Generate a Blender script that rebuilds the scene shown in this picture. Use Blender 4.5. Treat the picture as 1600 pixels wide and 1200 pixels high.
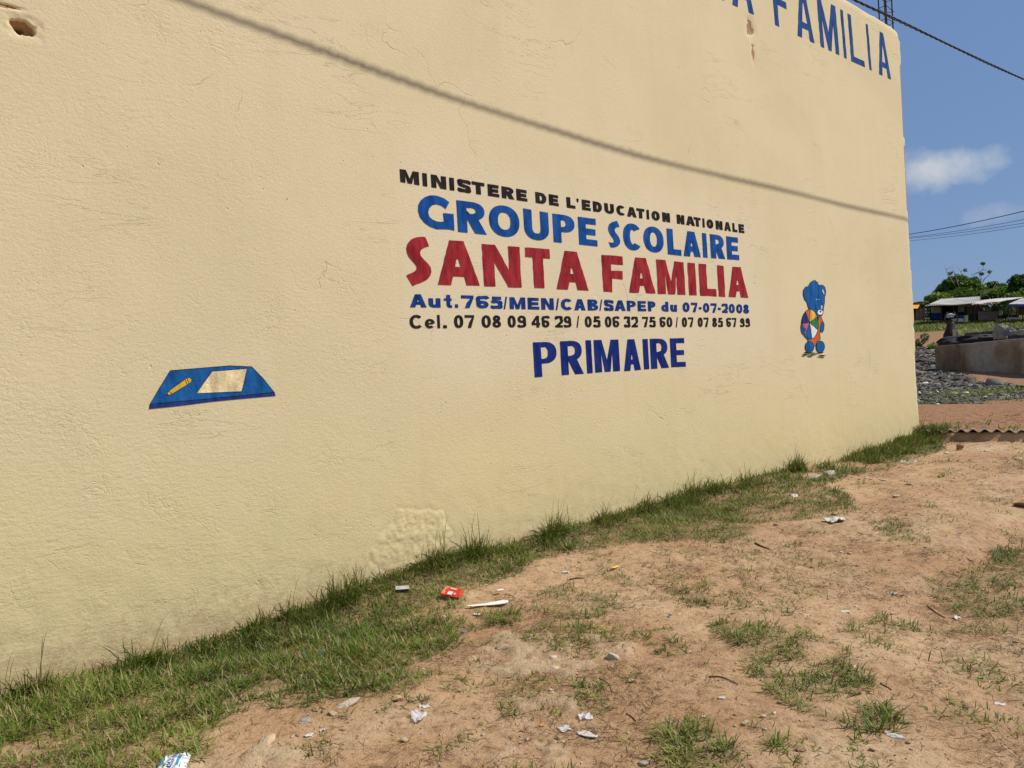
import bpy, bmesh, math, random
import numpy as np
from mathutils import Vector, Matrix
from mathutils.geometry import tessellate_polygon

for o in list(bpy.data.objects): bpy.data.objects.remove(o)
S = bpy.context.scene
COL = S.collection
rng = np.random.default_rng(7)
random.seed(7)
R_ = math.radians

# ------------------------------------------------------------------ camera
PITCH, ROLL, YAW = R_(.617), R_(-3.239), R_(48.936)
CP, SP = math.cos(PITCH), math.sin(PITCH)
FW = np.array([0, CP, -SP]); UP0 = np.array([0, SP, CP]); RT0 = np.array([1., 0, 0])
cR, sR = math.cos(ROLL), math.sin(ROLL)
RT = cR*RT0 + sR*UP0
UP = -sR*RT0 + cR*UP0
CAM = np.array([0, 0, 1.6])
cam = bpy.data.cameras.new('camera'); camo = bpy.data.objects.new('camera', cam); COL.objects.link(camo)
cam.sensor_width = 36; cam.lens = 36*1200/1600; cam.clip_start = .05; cam.clip_end = 6000
M = Matrix(((RT[0], UP[0], -FW[0], CAM[0]), (RT[1], UP[1], -FW[1], CAM[1]), (RT[2], UP[2], -FW[2], CAM[2]), (0, 0, 0, 1)))
camo.matrix_world = M
S.camera = camo

# ------------------------------------------------------------------ light and sky
SUN_AZ, SUN_EL = R_(93), R_(47)
SUN = np.array([math.sin(SUN_AZ)*math.cos(SUN_EL), math.cos(SUN_AZ)*math.cos(SUN_EL), math.sin(SUN_EL)])
sl = bpy.data.lights.new('sun', 'SUN'); sl.energy = 4.6; sl.angle = R_(.9); sl.color = (1, .95, .87)
so = bpy.data.objects.new('sun', sl); COL.objects.link(so)
so.rotation_euler = Vector(SUN).to_track_quat('Z', 'Y').to_euler(); so.location = (20, 0, 30)

W = bpy.data.worlds.new('World'); S.world = W; W.use_nodes = True
nt = W.node_tree; N, L = nt.nodes, nt.links
bg = N['Background']
sky = N.new('ShaderNodeTexSky'); sky.sky_type = 'NISHITA'; sky.sun_disc = False
sky.sun_elevation = SUN_EL; sky.sun_rotation = SUN_AZ; sky.air_density = 1.0; sky.dust_density = .6; sky.ozone_density = 1.5; sky.altitude = 0
SKY_STRENGTH = .086
bg.inputs['Strength'].default_value = SKY_STRENGTH

def pray(x, y):
    v = FW*1200 + RT*(x-800) - UP*(y-600)
    return v/np.linalg.norm(v)

def wmath(op, a, b=None, c=None, clamp=False):
    n = N.new('ShaderNodeMath'); n.operation = op; n.use_clamp = clamp
    for i, v in enumerate((a, b, c)):
        if v is None: continue
        if isinstance(v, (int, float)): n.inputs[i].default_value = v
        else: L.new(v, n.inputs[i])
    return n.outputs[0]
geo = N.new('ShaderNodeTexCoord')
def wdot(vec):
    n = N.new('ShaderNodeVectorMath'); n.operation = 'DOT_PRODUCT'; L.new(geo.outputs['Generated'], n.inputs[0])
    n.inputs[1].default_value = tuple(vec); return n.outputs['Value']
noi = N.new('ShaderNodeTexNoise'); noi.inputs['Scale'].default_value = 26; noi.inputs['Detail'].default_value = 7; noi.inputs['Roughness'].default_value = .55
L.new(geo.outputs['Generated'], noi.inputs['Vector'])
noi2 = N.new('ShaderNodeTexNoise'); noi2.inputs['Scale'].default_value = 3.2; noi2.inputs['Detail'].default_value = 8; noi2.inputs['Roughness'].default_value = .6
L.new(geo.outputs['Generated'], noi2.inputs['Vector'])
acc = None
for (px, py, sx, sy, amp) in ((1470, 268, .056, .024, .95), (1532, 252, .036, .016, .75), (1556, 334, .030, .013, .45), (1415, 275, .045, .028, .45)):
    c = pray(px, py); r = np.cross(c, [0, 0, 1]); r /= np.linalg.norm(r); u = np.cross(r, c)
    a = wmath('DIVIDE', wdot(r), sx); b = wmath('DIVIDE', wdot(u), sy)
    d2 = wmath('ADD', wmath('MULTIPLY', a, a), wmath('MULTIPLY', b, b))
    front = wmath('GREATER_THAN', wdot(c), 0)
    m = wmath('SUBTRACT', 1.25, d2)
    m = wmath('ADD', m, wmath('MULTIPLY', wmath('SUBTRACT', noi.outputs[0], .5), 4.2))
    m = wmath('MULTIPLY', wmath('MULTIPLY', wmath('MULTIPLY', m, .55, clamp=True), front), amp)
    acc = m if acc is None else wmath('MAXIMUM', acc, m)
# the rest of the sky carries the same few thin fair-weather clouds
far = wmath('MULTIPLY', wmath('SUBTRACT', noi2.outputs[0], .60), 3.0, clamp=True)
behind = wmath('MULTIPLY', wmath('SUBTRACT', .55, wdot(pray(1500, 250))), 3, clamp=True)
acc = wmath('MAXIMUM', acc, wmath('MULTIPLY', wmath('MULTIPLY', far, behind), .5))
mix = N.new('ShaderNodeMix'); mix.data_type = 'RGBA'
tint = N.new('ShaderNodeMix'); tint.data_type = 'RGBA'; tint.blend_type = 'MULTIPLY'; tint.inputs[0].default_value = 1
L.new(sky.outputs[0], tint.inputs[6]); tint.inputs[7].default_value = (.86, .90, 1.0, 1)
L.new(acc, mix.inputs[0]); hz = N.new('ShaderNodeMix'); hz.data_type = 'RGBA'; hz.inputs[0].default_value = .68
L.new(tint.outputs[2], hz.inputs[6]); hz.inputs[7].default_value = (1.95, 3.3, 6.1, 1)
L.new(hz.outputs[2], mix.inputs[6]); mix.inputs[7].default_value = (6.4, 6.9, 7.5, 1)
L.new(mix.outputs[2], bg.inputs['Color'])

S.view_settings.view_transform = 'Standard'; S.view_settings.look = 'None'
S.view_settings.exposure = 0.0; S.view_settings.gamma = 1; S.view_settings.use_curve_mapping = False
S.render.engine = 'CYCLES'

# ------------------------------------------------------------------ helpers
def tag(o, label=None, cat=None, group=None, kind=None):
    if label: o['label'] = label
    if cat: o['category'] = cat
    if group: o['group'] = group
    if kind: o['kind'] = kind
    return o
def empty(name, loc=(0, 0, 0), rz=0):
    o = bpy.data.objects.new(name, None); COL.objects.link(o); o.location = loc; o.rotation_euler = (0, 0, rz)
    o.empty_display_size = .1
    return o
def npmesh(name, V, F, mat, parent=None, smooth=True, col=None, tags=None, mats=None, midx=None):
    """V (n,3); F list of arrays (k,3) or (k,4)"""
    me = bpy.data.meshes.new(name)
    V = np.asarray(V, dtype=np.float32)
    if not isinstance(F, (list, tuple)): F = [F]
    F = [np.asarray(f, dtype=np.int32) for f in F if len(f)]
    me.vertices.add(len(V)); me.vertices.foreach_set('co', V.ravel())
    nl = sum(f.size for f in F); nf = sum(len(f) for f in F)
    me.loops.add(nl); me.loops.foreach_set('vertex_index', np.concatenate([f.ravel() for f in F]))
    me.polygons.add(nf)
    tot = np.concatenate([np.full(len(f), f.shape[1], dtype=np.int32) for f in F])
    st = np.concatenate([[0], np.cumsum(tot)[:-1]]).astype(np.int32)
    me.polygons.foreach_set('loop_start', st); me.polygons.foreach_set('loop_total', tot)
    if smooth: me.polygons.foreach_set('use_smooth', np.ones(nf, dtype=bool))
    for m in (mats or [mat]): me.materials.append(m)
    if midx is not None: me.polygons.foreach_set('material_index', np.asarray(midx, dtype=np.int32))
    if col is not None:
        for nm, arr in col.items():
            arr = np.asarray(arr, dtype=np.float32)
            if arr.ndim == 1:
                a = me.attributes.new(nm, 'FLOAT', 'POINT'); a.data.foreach_set('value', arr)
            else:
                a = me.attributes.new(nm, 'FLOAT_COLOR', 'POINT'); a.data.foreach_set('color', np.hstack([arr, np.ones((len(arr), 1), np.float32)]).ravel())
    me.update(calc_edges=True); me.validate()
    o = bpy.data.objects.new(name, me); COL.objects.link(o)
    if parent: o.parent = parent
    return o
def bmobj(name, bm, mat, parent=None, smooth=False):
    me = bpy.data.meshes.new(name); bm.normal_update(); bm.to_mesh(me); bm.free()
    for m in (mat if isinstance(mat, (list, tuple)) else [mat]): me.materials.append(m)
    if smooth: me.polygons.foreach_set('use_smooth', [True]*len(me.polygons))
    o = bpy.data.objects.new(name, me); COL.objects.link(o)
    if parent: o.parent = parent
    return o
def box(bm, c, s, rz=0, m=None):
    Mx = Matrix.Translation(c) @ Matrix.Rotation(rz, 4, 'Z') @ (m or Matrix()) @ Matrix.Diagonal((s[0], s[1], s[2], 1))
    return bmesh.ops.create_cube(bm, size=1, matrix=Mx)['verts']
def tube(bm, pts, rad, n=8, cap=True):
    pts = [Vector(p) for p in pts]
    if not hasattr(rad, '__len__'): rad = [rad]*len(pts)
    rings = []
    up = Vector((0, 0, 1))
    for i, p in enumerate(pts):
        t = (pts[min(i+1, len(pts)-1)] - pts[max(i-1, 0)]).normalized()
        a = t.cross(up if abs(t.z) < .95 else Vector((1, 0, 0))).normalized(); b = t.cross(a)
        rings.append([bm.verts.new(p + (a*math.cos(2*math.pi*k/n)+b*math.sin(2*math.pi*k/n))*rad[i]) for k in range(n)])
    for r0, r1 in zip(rings, rings[1:]):
        for k in range(n): bm.faces.new((r0[k], r0[(k+1) % n], r1[(k+1) % n], r1[k]))
    if cap:
        bm.faces.new(rings[0][::-1]); bm.faces.new(rings[-1])
    return rings
def hashn(ix, iy, seed):
    h = (ix.astype(np.int64)*374761393 + iy.astype(np.int64)*668265263 + seed*1442695041) & 0xffffffff
    h = ((h ^ (h >> 13))*1274126177) & 0xffffffff
    return ((h ^ (h >> 16)) & 0xffff)/65535.
def vnoise(x, y, seed=0):
    x = np.asarray(x, float); y = np.asarray(y, float)
    ix = np.floor(x); iy = np.floor(y); fx = x-ix; fy = y-iy
    fx = fx*fx*(3-2*fx); fy = fy*fy*(3-2*fy)
    a = hashn(ix, iy, seed); b = hashn(ix+1, iy, seed); c = hashn(ix, iy+1, seed); d = hashn(ix+1, iy+1, seed)
    return (a*(1-fx)+b*fx)*(1-fy)+(c*(1-fx)+d*fx)*fy
def fbm(x, y, seed=0, octv=4, rough=.5):
    v = 0; a = 1; t = 0
    for k in range(octv):
        v = v+a*vnoise(np.asarray(x)*2**k+k*17.3, np.asarray(y)*2**k+k*9.1, seed+k); t += a; a *= rough
    return v/t
def sstep(a, b, x):
    t = np.clip((x-a)/(b-a), 0, 1); return t*t*(3-2*t)
def inpoly(x, y, P):
    x = np.asarray(x); y = np.asarray(y); r = np.zeros(x.shape, bool)
    n = len(P)
    for i in range(n):
        x1, y1 = P[i]; x2, y2 = P[(i+1) % n]
        if y1 == y2: continue
        c = ((y1 > y) != (y2 > y)) & (x < (x2-x1)*(y-y1)/(y2-y1)+x1)
        r ^= c
    return r

# ------------------------------------------------------------------ materials
def mat(name, rough=.8, spec=.3):
    m = bpy.data.materials.new(name); m.use_nodes = True
    b = m.node_tree.nodes['Principled BSDF']; b.inputs['Roughness'].default_value = rough
    b.inputs['Specular IOR Level'].default_value = spec
    return m, m.node_tree.nodes, m.node_tree.links, b
def coords(N, L, scale=(1, 1, 1), obj=False):
    g = N.new('ShaderNodeNewGeometry') if not obj else N.new('ShaderNodeTexCoord')
    mp = N.new('ShaderNodeMapping'); mp.inputs['Scale'].default_value = scale
    L.new(g.outputs['Position' if not obj else 'Object'], mp.inputs['Vector']); return mp.outputs[0]
def noise(N, L, vec, scale, detail=4, rough=.55, dist=0, lac=2):
    n = N.new('ShaderNodeTexNoise'); n.inputs['Scale'].default_value = scale; n.inputs['Detail'].default_value = detail
    n.inputs['Roughness'].default_value = rough; n.inputs['Distortion'].default_value = dist; n.inputs['Lacunarity'].default_value = lac
    L.new(vec, n.inputs['Vector']); return n.outputs[0]
def ramp(N, L, fac, stops, interp='LINEAR'):
    r = N.new('ShaderNodeValToRGB'); r.color_ramp.interpolation = interp
    e = r.color_ramp.elements
    while len(e) < len(stops): e.new(.5)
    for k, (p, c) in enumerate(stops):
        e[k].position = p; e[k].color = (*c, 1) if hasattr(c, '__len__') else (c, c, c, 1)
    L.new(fac, r.inputs[0]); return r.outputs[0]
def mixc(N, L, fac, a, b, mode='MIX'):
    n = N.new('ShaderNodeMix'); n.data_type = 'RGBA'; n.blend_type = mode
    for sock, v in ((n.inputs[0], fac), (n.inputs[6], a), (n.inputs[7], b)):
        if isinstance(v, (int, float)): sock.default_value = v
        elif isinstance(v, tuple): sock.default_value = (*v, 1) if len(v) == 3 else v
        else: L.new(v, sock)
    return n.outputs[2]
def mth(N, L, op, a, b=None, c=None, clamp=False):
    n = N.new('ShaderNodeMath'); n.operation = op; n.use_clamp = clamp
    for i, v in enumerate((a, b, c)):
        if v is None: continue
        if isinstance(v, (int, float)): n.inputs[i].default_value = v
        else: L.new(v, n.inputs[i])
    return n.outputs[0]
def bump(N, L, h, dist, strength=1, normal=None):
    b = N.new('ShaderNodeBump'); b.inputs['Distance'].default_value = dist; b.inputs['Strength'].default_value = strength
    L.new(h, b.inputs['Height'])
    if normal is not None: L.new(normal, b.inputs['Normal'])
    return b.outputs[0]
def simple(name, color, rough=.8, var=.15, scale=12, bmp=0, spec=.3, metal=0, obj=True):
    m, n, l, b = mat(name, rough, spec)
    v = coords(n, l, obj=obj)
    f = noise(n, l, v, scale, 5)
    lo = tuple(c*(1-var) for c in color); hi = tuple(min(1, c*(1+var)) for c in color)
    l.new(ramp(n, l, f, [(.3, lo), (.7, hi)]), b.inputs['Base Color'])
    b.inputs['Metallic'].default_value = metal
    if bmp: l.new(bump(n, l, noise(n, l, v, scale*4, 4), bmp), b.inputs['Normal'])
    return m

# ---- wall frame
WD = np.array([math.sin(YAW), math.cos(YAW), 0]); WN = np.array([math.cos(YAW), -math.sin(YAW), 0])
D0 = 5.3
WO = -WN*D0
def wall_pt(s, z, off=0.): return WO + WD*s + np.array([0, 0, z]) + WN*off
def wall_hit(px, py):
    v = pray(px, py); t = -D0/(v@WN); p = CAM+v*t
    return p@WD, p[2]

# stucco: shared by wall and by everything painted on it
def stucco_group():
    g = bpy.data.node_groups.new('stucco', 'ShaderNodeTree')
    g.interface.new_socket('Normal', in_out='OUTPUT', socket_type='NodeSocketVector')
    g.interface.new_socket('S', in_out='OUTPUT', socket_type='NodeSocketFloat')
    g.interface.new_socket('Z', in_out='OUTPUT', socket_type='NodeSocketFloat')
    g.interface.new_socket('Crack', in_out='OUTPUT', socket_type='NodeSocketFloat')
    g.interface.new_socket('Chips', in_out='OUTPUT', socket_type='NodeSocketFloat')
    n, l = g.nodes, g.links
    out = n.new('NodeGroupOutput')
    ge = n.new('ShaderNodeNewGeometry')
    def dot(v):
        d = n.new('ShaderNodeVectorMath'); d.operation = 'DOT_PRODUCT'; l.new(ge.outputs['Position'], d.inputs[0]); d.inputs[1].default_value = tuple(v); return d.outputs['Value']
    s_, z_ = dot(WD), dot((0, 0, 1))
    cb = n.new('ShaderNodeCombineXYZ'); l.new(s_, cb.inputs[0]); l.new(z_, cb.inputs[1])
    v = cb.outputs[0]
    # roughness varies: smooth in the middle of the sign, coarse low on the left
    big = mth(n, l, 'MULTIPLY', mth(n, l, 'SUBTRACT', noise(n, l, v, .75, 4, .6), .36), 3.2, clamp=True)
    low = mth(n, l, 'MULTIPLY', mth(n, l, 'SUBTRACT', 2.6, z_), .32, clamp=True)
    left = mth(n, l, 'MULTIPLY', mth(n, l, 'SUBTRACT', 4.5, s_), .25, clamp=True)
    rgh = mth(n, l, 'ADD', mth(n, l, 'MULTIPLY', mth(n, l, 'ADD', low, left), .55), mth(n, l, 'MULTIPLY', big, .7))
    mq = n.new('ShaderNodeMapping'); mq.inputs['Scale'].default_value = (.62, 1.25, 1); mq.inputs['Rotation'].default_value = (0, 0, .25); l.new(v, mq.inputs[0])
    h1 = noise(n, l, mq.outputs[0], 34, 4, .66)
    h2 = noise(n, l, v, 9, 3, .55)
    rid = mth(n, l, 'ABSOLUTE', mth(n, l, 'SUBTRACT', noise(n, l, v, 11, 3, .6, .8), .5))
    ridm = mth(n, l, 'MULTIPLY', mth(n, l, 'SUBTRACT', .05, rid), 20, clamp=True)
    ridm = mth(n, l, 'MULTIPLY', ridm, mth(n, l, 'MULTIPLY', mth(n, l, 'SUBTRACT', noise(n, l, v, 3.1, 3), .5), 6, clamp=True))
    H = mth(n, l, 'MULTIPLY', h1, .0030)
    H = mth(n, l, 'MULTIPLY', H, mth(n, l, 'ADD', rgh, .15))
    H = mth(n, l, 'ADD', H, mth(n, l, 'MULTIPLY', mth(n, l, 'MULTIPLY', h2, rgh), .0018))
    H = mth(n, l, 'SUBTRACT', H, mth(n, l, 'MULTIPLY', mth(n, l, 'MULTIPLY', ridm, rgh), .0015))
    # stippled roller texture
    vo = n.new('ShaderNodeTexVoronoi'); vo.inputs['Scale'].default_value = 75; l.new(v, vo.inputs['Vector'])
    H = mth(n, l, 'ADD', H, mth(n, l, 'MULTIPLY', vo.outputs['Distance'], .0008))
    # small pits
    v2 = n.new('ShaderNodeTexVoronoi'); v2.inputs['Scale'].default_value = 5.5; v2.inputs['Randomness'].default_value = 1; l.new(v, v2.inputs['Vector'])
    pit = mth(n, l, 'MULTIPLY', mth(n, l, 'SUBTRACT', .05, v2.outputs['Distance']), 25, clamp=True)
    H = mth(n, l, 'SUBTRACT', H, mth(n, l, 'MULTIPLY', pit, .004))
    # long plaster lifts, nearly horizontal
    mp = n.new('ShaderNodeMapping'); mp.inputs['Scale'].default_value = (1.2, 5.5, 1); mp.inputs['Rotation'].default_value = (0, 0, .12); l.new(v, mp.inputs[0])
    li = mth(n, l, 'ABSOLUTE', mth(n, l, 'SUBTRACT', noise(n, l, mp.outputs[0], .9, 5, .6, .6), .5))
    li = mth(n, l, 'MULTIPLY', mth(n, l, 'SUBTRACT', .006, li), 160, clamp=True)
    li = mth(n, l, 'MULTIPLY', li, mth(n, l, 'MULTIPLY', mth(n, l, 'SUBTRACT', noise(n, l, v, 1.1, 2), .52), 8, clamp=True))
    H = mth(n, l, 'SUBTRACT', H, mth(n, l, 'MULTIPLY', li, .0022))
    # round trowel swirl left of the picture
    sw = wall_hit(38, 225)
    dx = mth(n, l, 'SUBTRACT', s_, sw[0]); dz = mth(n, l, 'SUBTRACT', z_, sw[1])
    rr = mth(n, l, 'SQRT', mth(n, l, 'ADD', mth(n, l, 'MULTIPLY', dx, dx), mth(n, l, 'MULTIPLY', dz, dz)))
    wv = mth(n, l, 'SINE', mth(n, l, 'ADD', mth(n, l, 'MULTIPLY', rr, 190), mth(n, l, 'MULTIPLY', h2, 34)))
    wm = mth(n, l, 'MULTIPLY', mth(n, l, 'SUBTRACT', .27, rr), 12, clamp=True)
    H = mth(n, l, 'ADD', H, mth(n, l, 'MULTIPLY', mth(n, l, 'MULTIPLY', wv, mth(n, l, 'MULTIPLY', wm, big)), .0008))
    # hairline cracks
    ns_ = n.new('ShaderNodeTexNoise'); ns_.inputs['Scale'].default_value = 2.2; ns_.inputs['Detail'].default_value = 4; l.new(v, ns_.inputs['Vector'])
    vm = n.new('ShaderNodeVectorMath'); vm.operation = 'MULTIPLY_ADD'; l.new(ns_.outputs['Color'], vm.inputs[0]); vm.inputs[1].default_value = (.8, .8, 0); l.new(v, vm.inputs[2])
    ve = n.new('ShaderNodeTexVoronoi'); ve.feature = 'DISTANCE_TO_EDGE'; ve.inputs['Scale'].default_value = .62; l.new(vm.outputs[0], ve.inputs['Vector'])
    ck = mth(n, l, 'MULTIPLY', mth(n, l, 'SUBTRACT', .0042, ve.outputs['Distance']), 280, clamp=True)
    ck = mth(n, l, 'MULTIPLY', ck, mth(n, l, 'MULTIPLY', mth(n, l, 'SUBTRACT', noise(n, l, v, 1.3, 3), .545), 7, clamp=True))
    H = mth(n, l, 'SUBTRACT', H, mth(n, l, 'MULTIPLY', ck, .003))
    l.new(ck, out.inputs['Crack'])
    nb = bump(n, l, H, 1.0)
    l.new(nb, out.inputs['Normal']); l.new(s_, out.inputs['S']); l.new(z_, out.inputs['Z'])
    # flaked-off paint specks
    ch = noise(n, l, v, 24, 6, .68)
    ch2 = noise(n, l, v, 2.2, 2)
    cc = mth(n, l, 'MULTIPLY', mth(n, l, 'SUBTRACT', mth(n, l, 'ADD', ch, mth(n, l, 'MULTIPLY', ch2, .25)), .842), 30, clamp=True)
    l.new(mth(n, l, 'MAXIMUM', cc, mth(n, l, 'MULTIPLY', pit, .0)), out.inputs['Chips'])
    return g
STUCCO = stucco_group()
def stucco_mat(name, base=None):
    m, n, l, b = mat(name, (.85 if base is None else .8), (.2 if base is None else .04))
    g = n.new('ShaderNodeGroup'); g.node_tree = STUCCO
    l.new(g.outputs['Normal'], b.inputs['Normal'])
    s_, z_ = g.outputs['S'], g.outputs['Z']
    cb = n.new('ShaderNodeCombineXYZ'); l.new(s_, cb.inputs[0]); l.new(z_, cb.inputs[1]); v = cb.outputs[0]
    f = noise(n, l, v, .55, 5, .6, .4)
    wallc = ramp(n, l, f, [(.3, (.625, .545, .338)), (.5, (.665, .578, .368)), (.7, (.69, .592, .39))])
    # yellower, dustier towards the ground (old repaint band with an uneven edge) and at the far edge
    e = mth(n, l, 'ADD', z_, mth(n, l, 'MULTIPLY', mth(n, l, 'SUBTRACT', noise(n, l, v, 1.7, 4), .5), .9))
    band = mth(n, l, 'MULTIPLY', mth(n, l, 'SUBTRACT', 1.7, e), .8, clamp=True)
    wallc = mixc(n, l, mth(n, l, 'MULTIPLY', band, .8), wallc, (.665, .565, .30))
    dirt = mth(n, l, 'MULTIPLY', mth(n, l, 'SUBTRACT', .75, e), .9, clamp=True)
    wallc = mixc(n, l, mth(n, l, 'MULTIPLY', dirt, .28), wallc, (.47, .33, .17))
    # paler ground colour painted behind the lettering
    def win(a, lo, hi, soft):
        a1 = mth(n, l, 'MULTIPLY', mth(n, l, 'SUBTRACT', a, lo), 1/soft, clamp=True)
        a2 = mth(n, l, 'MULTIPLY', mth(n, l, 'SUBTRACT', hi, a), 1/soft, clamp=True)
        return mth(n, l, 'MULTIPLY', a1, a2)
    wob = mth(n, l, 'MULTIPLY', mth(n, l, 'SUBTRACT', noise(n, l, v, 1.3, 3), .5), .6)
    pale = mth(n, l, 'MULTIPLY', win(mth(n, l, 'ADD', s_, wob), 3.3, 9.3, .5), win(mth(n, l, 'ADD', z_, wob), 1.45, 3.7, .35))
    wallc = mixc(n, l, mth(n, l, 'MULTIPLY', pale, .55), wallc, (.71, .62, .465))
    # rain streaks and faint trowel clouds
    ms = n.new('ShaderNodeMapping'); ms.inputs['Scale'].default_value = (3.2, .22, 1); l.new(v, ms.inputs[0])
    stk = mth(n, l, 'MULTIPLY', mth(n, l, 'SUBTRACT', noise(n, l, ms.outputs[0], 1.6, 4, .6), .52), 2.4, clamp=True)
    wallc = mixc(n, l, mth(n, l, 'MULTIPLY', stk, .30), wallc, (.56, .46, .28))
    cl = mth(n, l, 'MULTIPLY', mth(n, l, 'SUBTRACT', noise(n, l, v, 2.6, 5, .65, .5), .5), 2.2, clamp=True)
    wallc = mixc(n, l, mth(n, l, 'MULTIPLY', cl, .22), wallc, (.60, .51, .32))
    spl = mth(n, l, 'MULTIPLY', mth(n, l, 'SUBTRACT', mth(n, l, 'ADD', noise(n, l, v, 14, 5, .75), mth(n, l, 'MULTIPLY', mth(n, l, 'SUBTRACT', .32, z_), .75)), .56), 5, clamp=True)
    wallc = mixc(n, l, mth(n, l, 'MULTIPLY', spl, .5), wallc, (.40, .27, .15))
    # fine speckle
    sp = noise(n, l, v, 60, 3, .7)
    wallc = mixc(n, l, .18, wallc, ramp(n, l, sp, [(.35, (.62, .5, .3)), (.6, (1, .9, .66))]), 'MULTIPLY')
    # dark specks and vertical scratches
    v3 = n.new('ShaderNodeTexVoronoi'); v3.inputs['Scale'].default_value = 3.3; l.new(v, v3.inputs['Vector'])
    spk = mth(n, l, 'MULTIPLY', mth(n, l, 'SUBTRACT', .028, v3.outputs['Distance']), 80, clamp=True)
    mp = n.new('ShaderNodeMapping'); mp.inputs['Scale'].default_value = (9, 1.6, 1); l.new(v, mp.inputs[0])
    sc = mth(n, l, 'MULTIPLY', mth(n, l, 'SUBTRACT', noise(n, l, mp.outputs[0], 6, 4, .7), .735), 22, clamp=True)
    spk = mth(n, l, 'MAXIMUM', spk, mth(n, l, 'MULTIPLY', sc, .7))
    wallc = mixc(n, l, mth(n, l, 'MULTIPLY', spk, .75), wallc, (.16, .10, .05))
    wallc = mixc(n, l, mth(n, l, 'MULTIPLY', g.outputs['Crack'], .25), wallc, (.30, .22, .12))
    # raw brown body where the plaster is broken away (real recess carries the attribute)
    if base is None:
        at = n.new('ShaderNodeAttribute'); at.attribute_name = 'raw'
        raw = mth(n, l, 'ADD', at.outputs['Fac'], mth(n, l, 'MULTIPLY', mth(n, l, 'SUBTRACT', noise(n, l, v, 40, 4, .65), .5), .7))
        rawm = mth(n, l, 'MULTIPLY', mth(n, l, 'SUBTRACT', raw, .5), 8, clamp=True)
        wallc = mixc(n, l, rawm, wallc, (.36, .21, .115))
        # green smear of paint
        for (px, py, a, bb) in ((1358, 560, .10, .22), (425, 825, .10, .16)):
            q = wall_hit(px, py)
            dx = mth(n, l, 'DIVIDE', mth(n, l, 'SUBTRACT', s_, q[0]), a); dz = mth(n, l, 'DIVIDE', mth(n, l, 'SUBTRACT', z_, q[1]), bb)
            mm = mth(n, l, 'SUBTRACT', 1, mth(n, l, 'ADD', mth(n, l, 'MULTIPLY', dx, dx), mth(n, l, 'MULTIPLY', dz, dz)), clamp=True)
            mm = mth(n, l, 'MULTIPLY', mm, mth(n, l, 'MULTIPLY', mth(n, l, 'SUBTRACT', noise(n, l, mp.outputs[0], 3, 3), .42), 3, clamp=True))
            wallc = mixc(n, l, mth(n, l, 'MULTIPLY', mm, .7 if px > 1000 else .25), wallc, (.25, .42, .12))
        l.new(wallc, b.inputs['Base Color'])
    else:
        ks = n.new('ShaderNodeMapping'); ks.inputs['Scale'].default_value = (2.6, .8, 1); ks.inputs['Rotation'].default_value = (0, 0, .35); l.new(v, ks.inputs[0])
        k = noise(n, l, ks.outputs[0], 5.5, 5, .65)
        lo, hi = tuple(c*.62 for c in base), tuple(min(1, c*1.35+.012) for c in base)
        pc = ramp(n, l, k, [(.3, lo), (.68, hi)])
        l.new(mixc(n, l, mth(n, l, 'MULTIPLY', g.outputs['Chips'], .85), pc, wallc), b.inputs['Base Color'])
    return m
M_wall = stucco_mat('cream_stucco')

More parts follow.
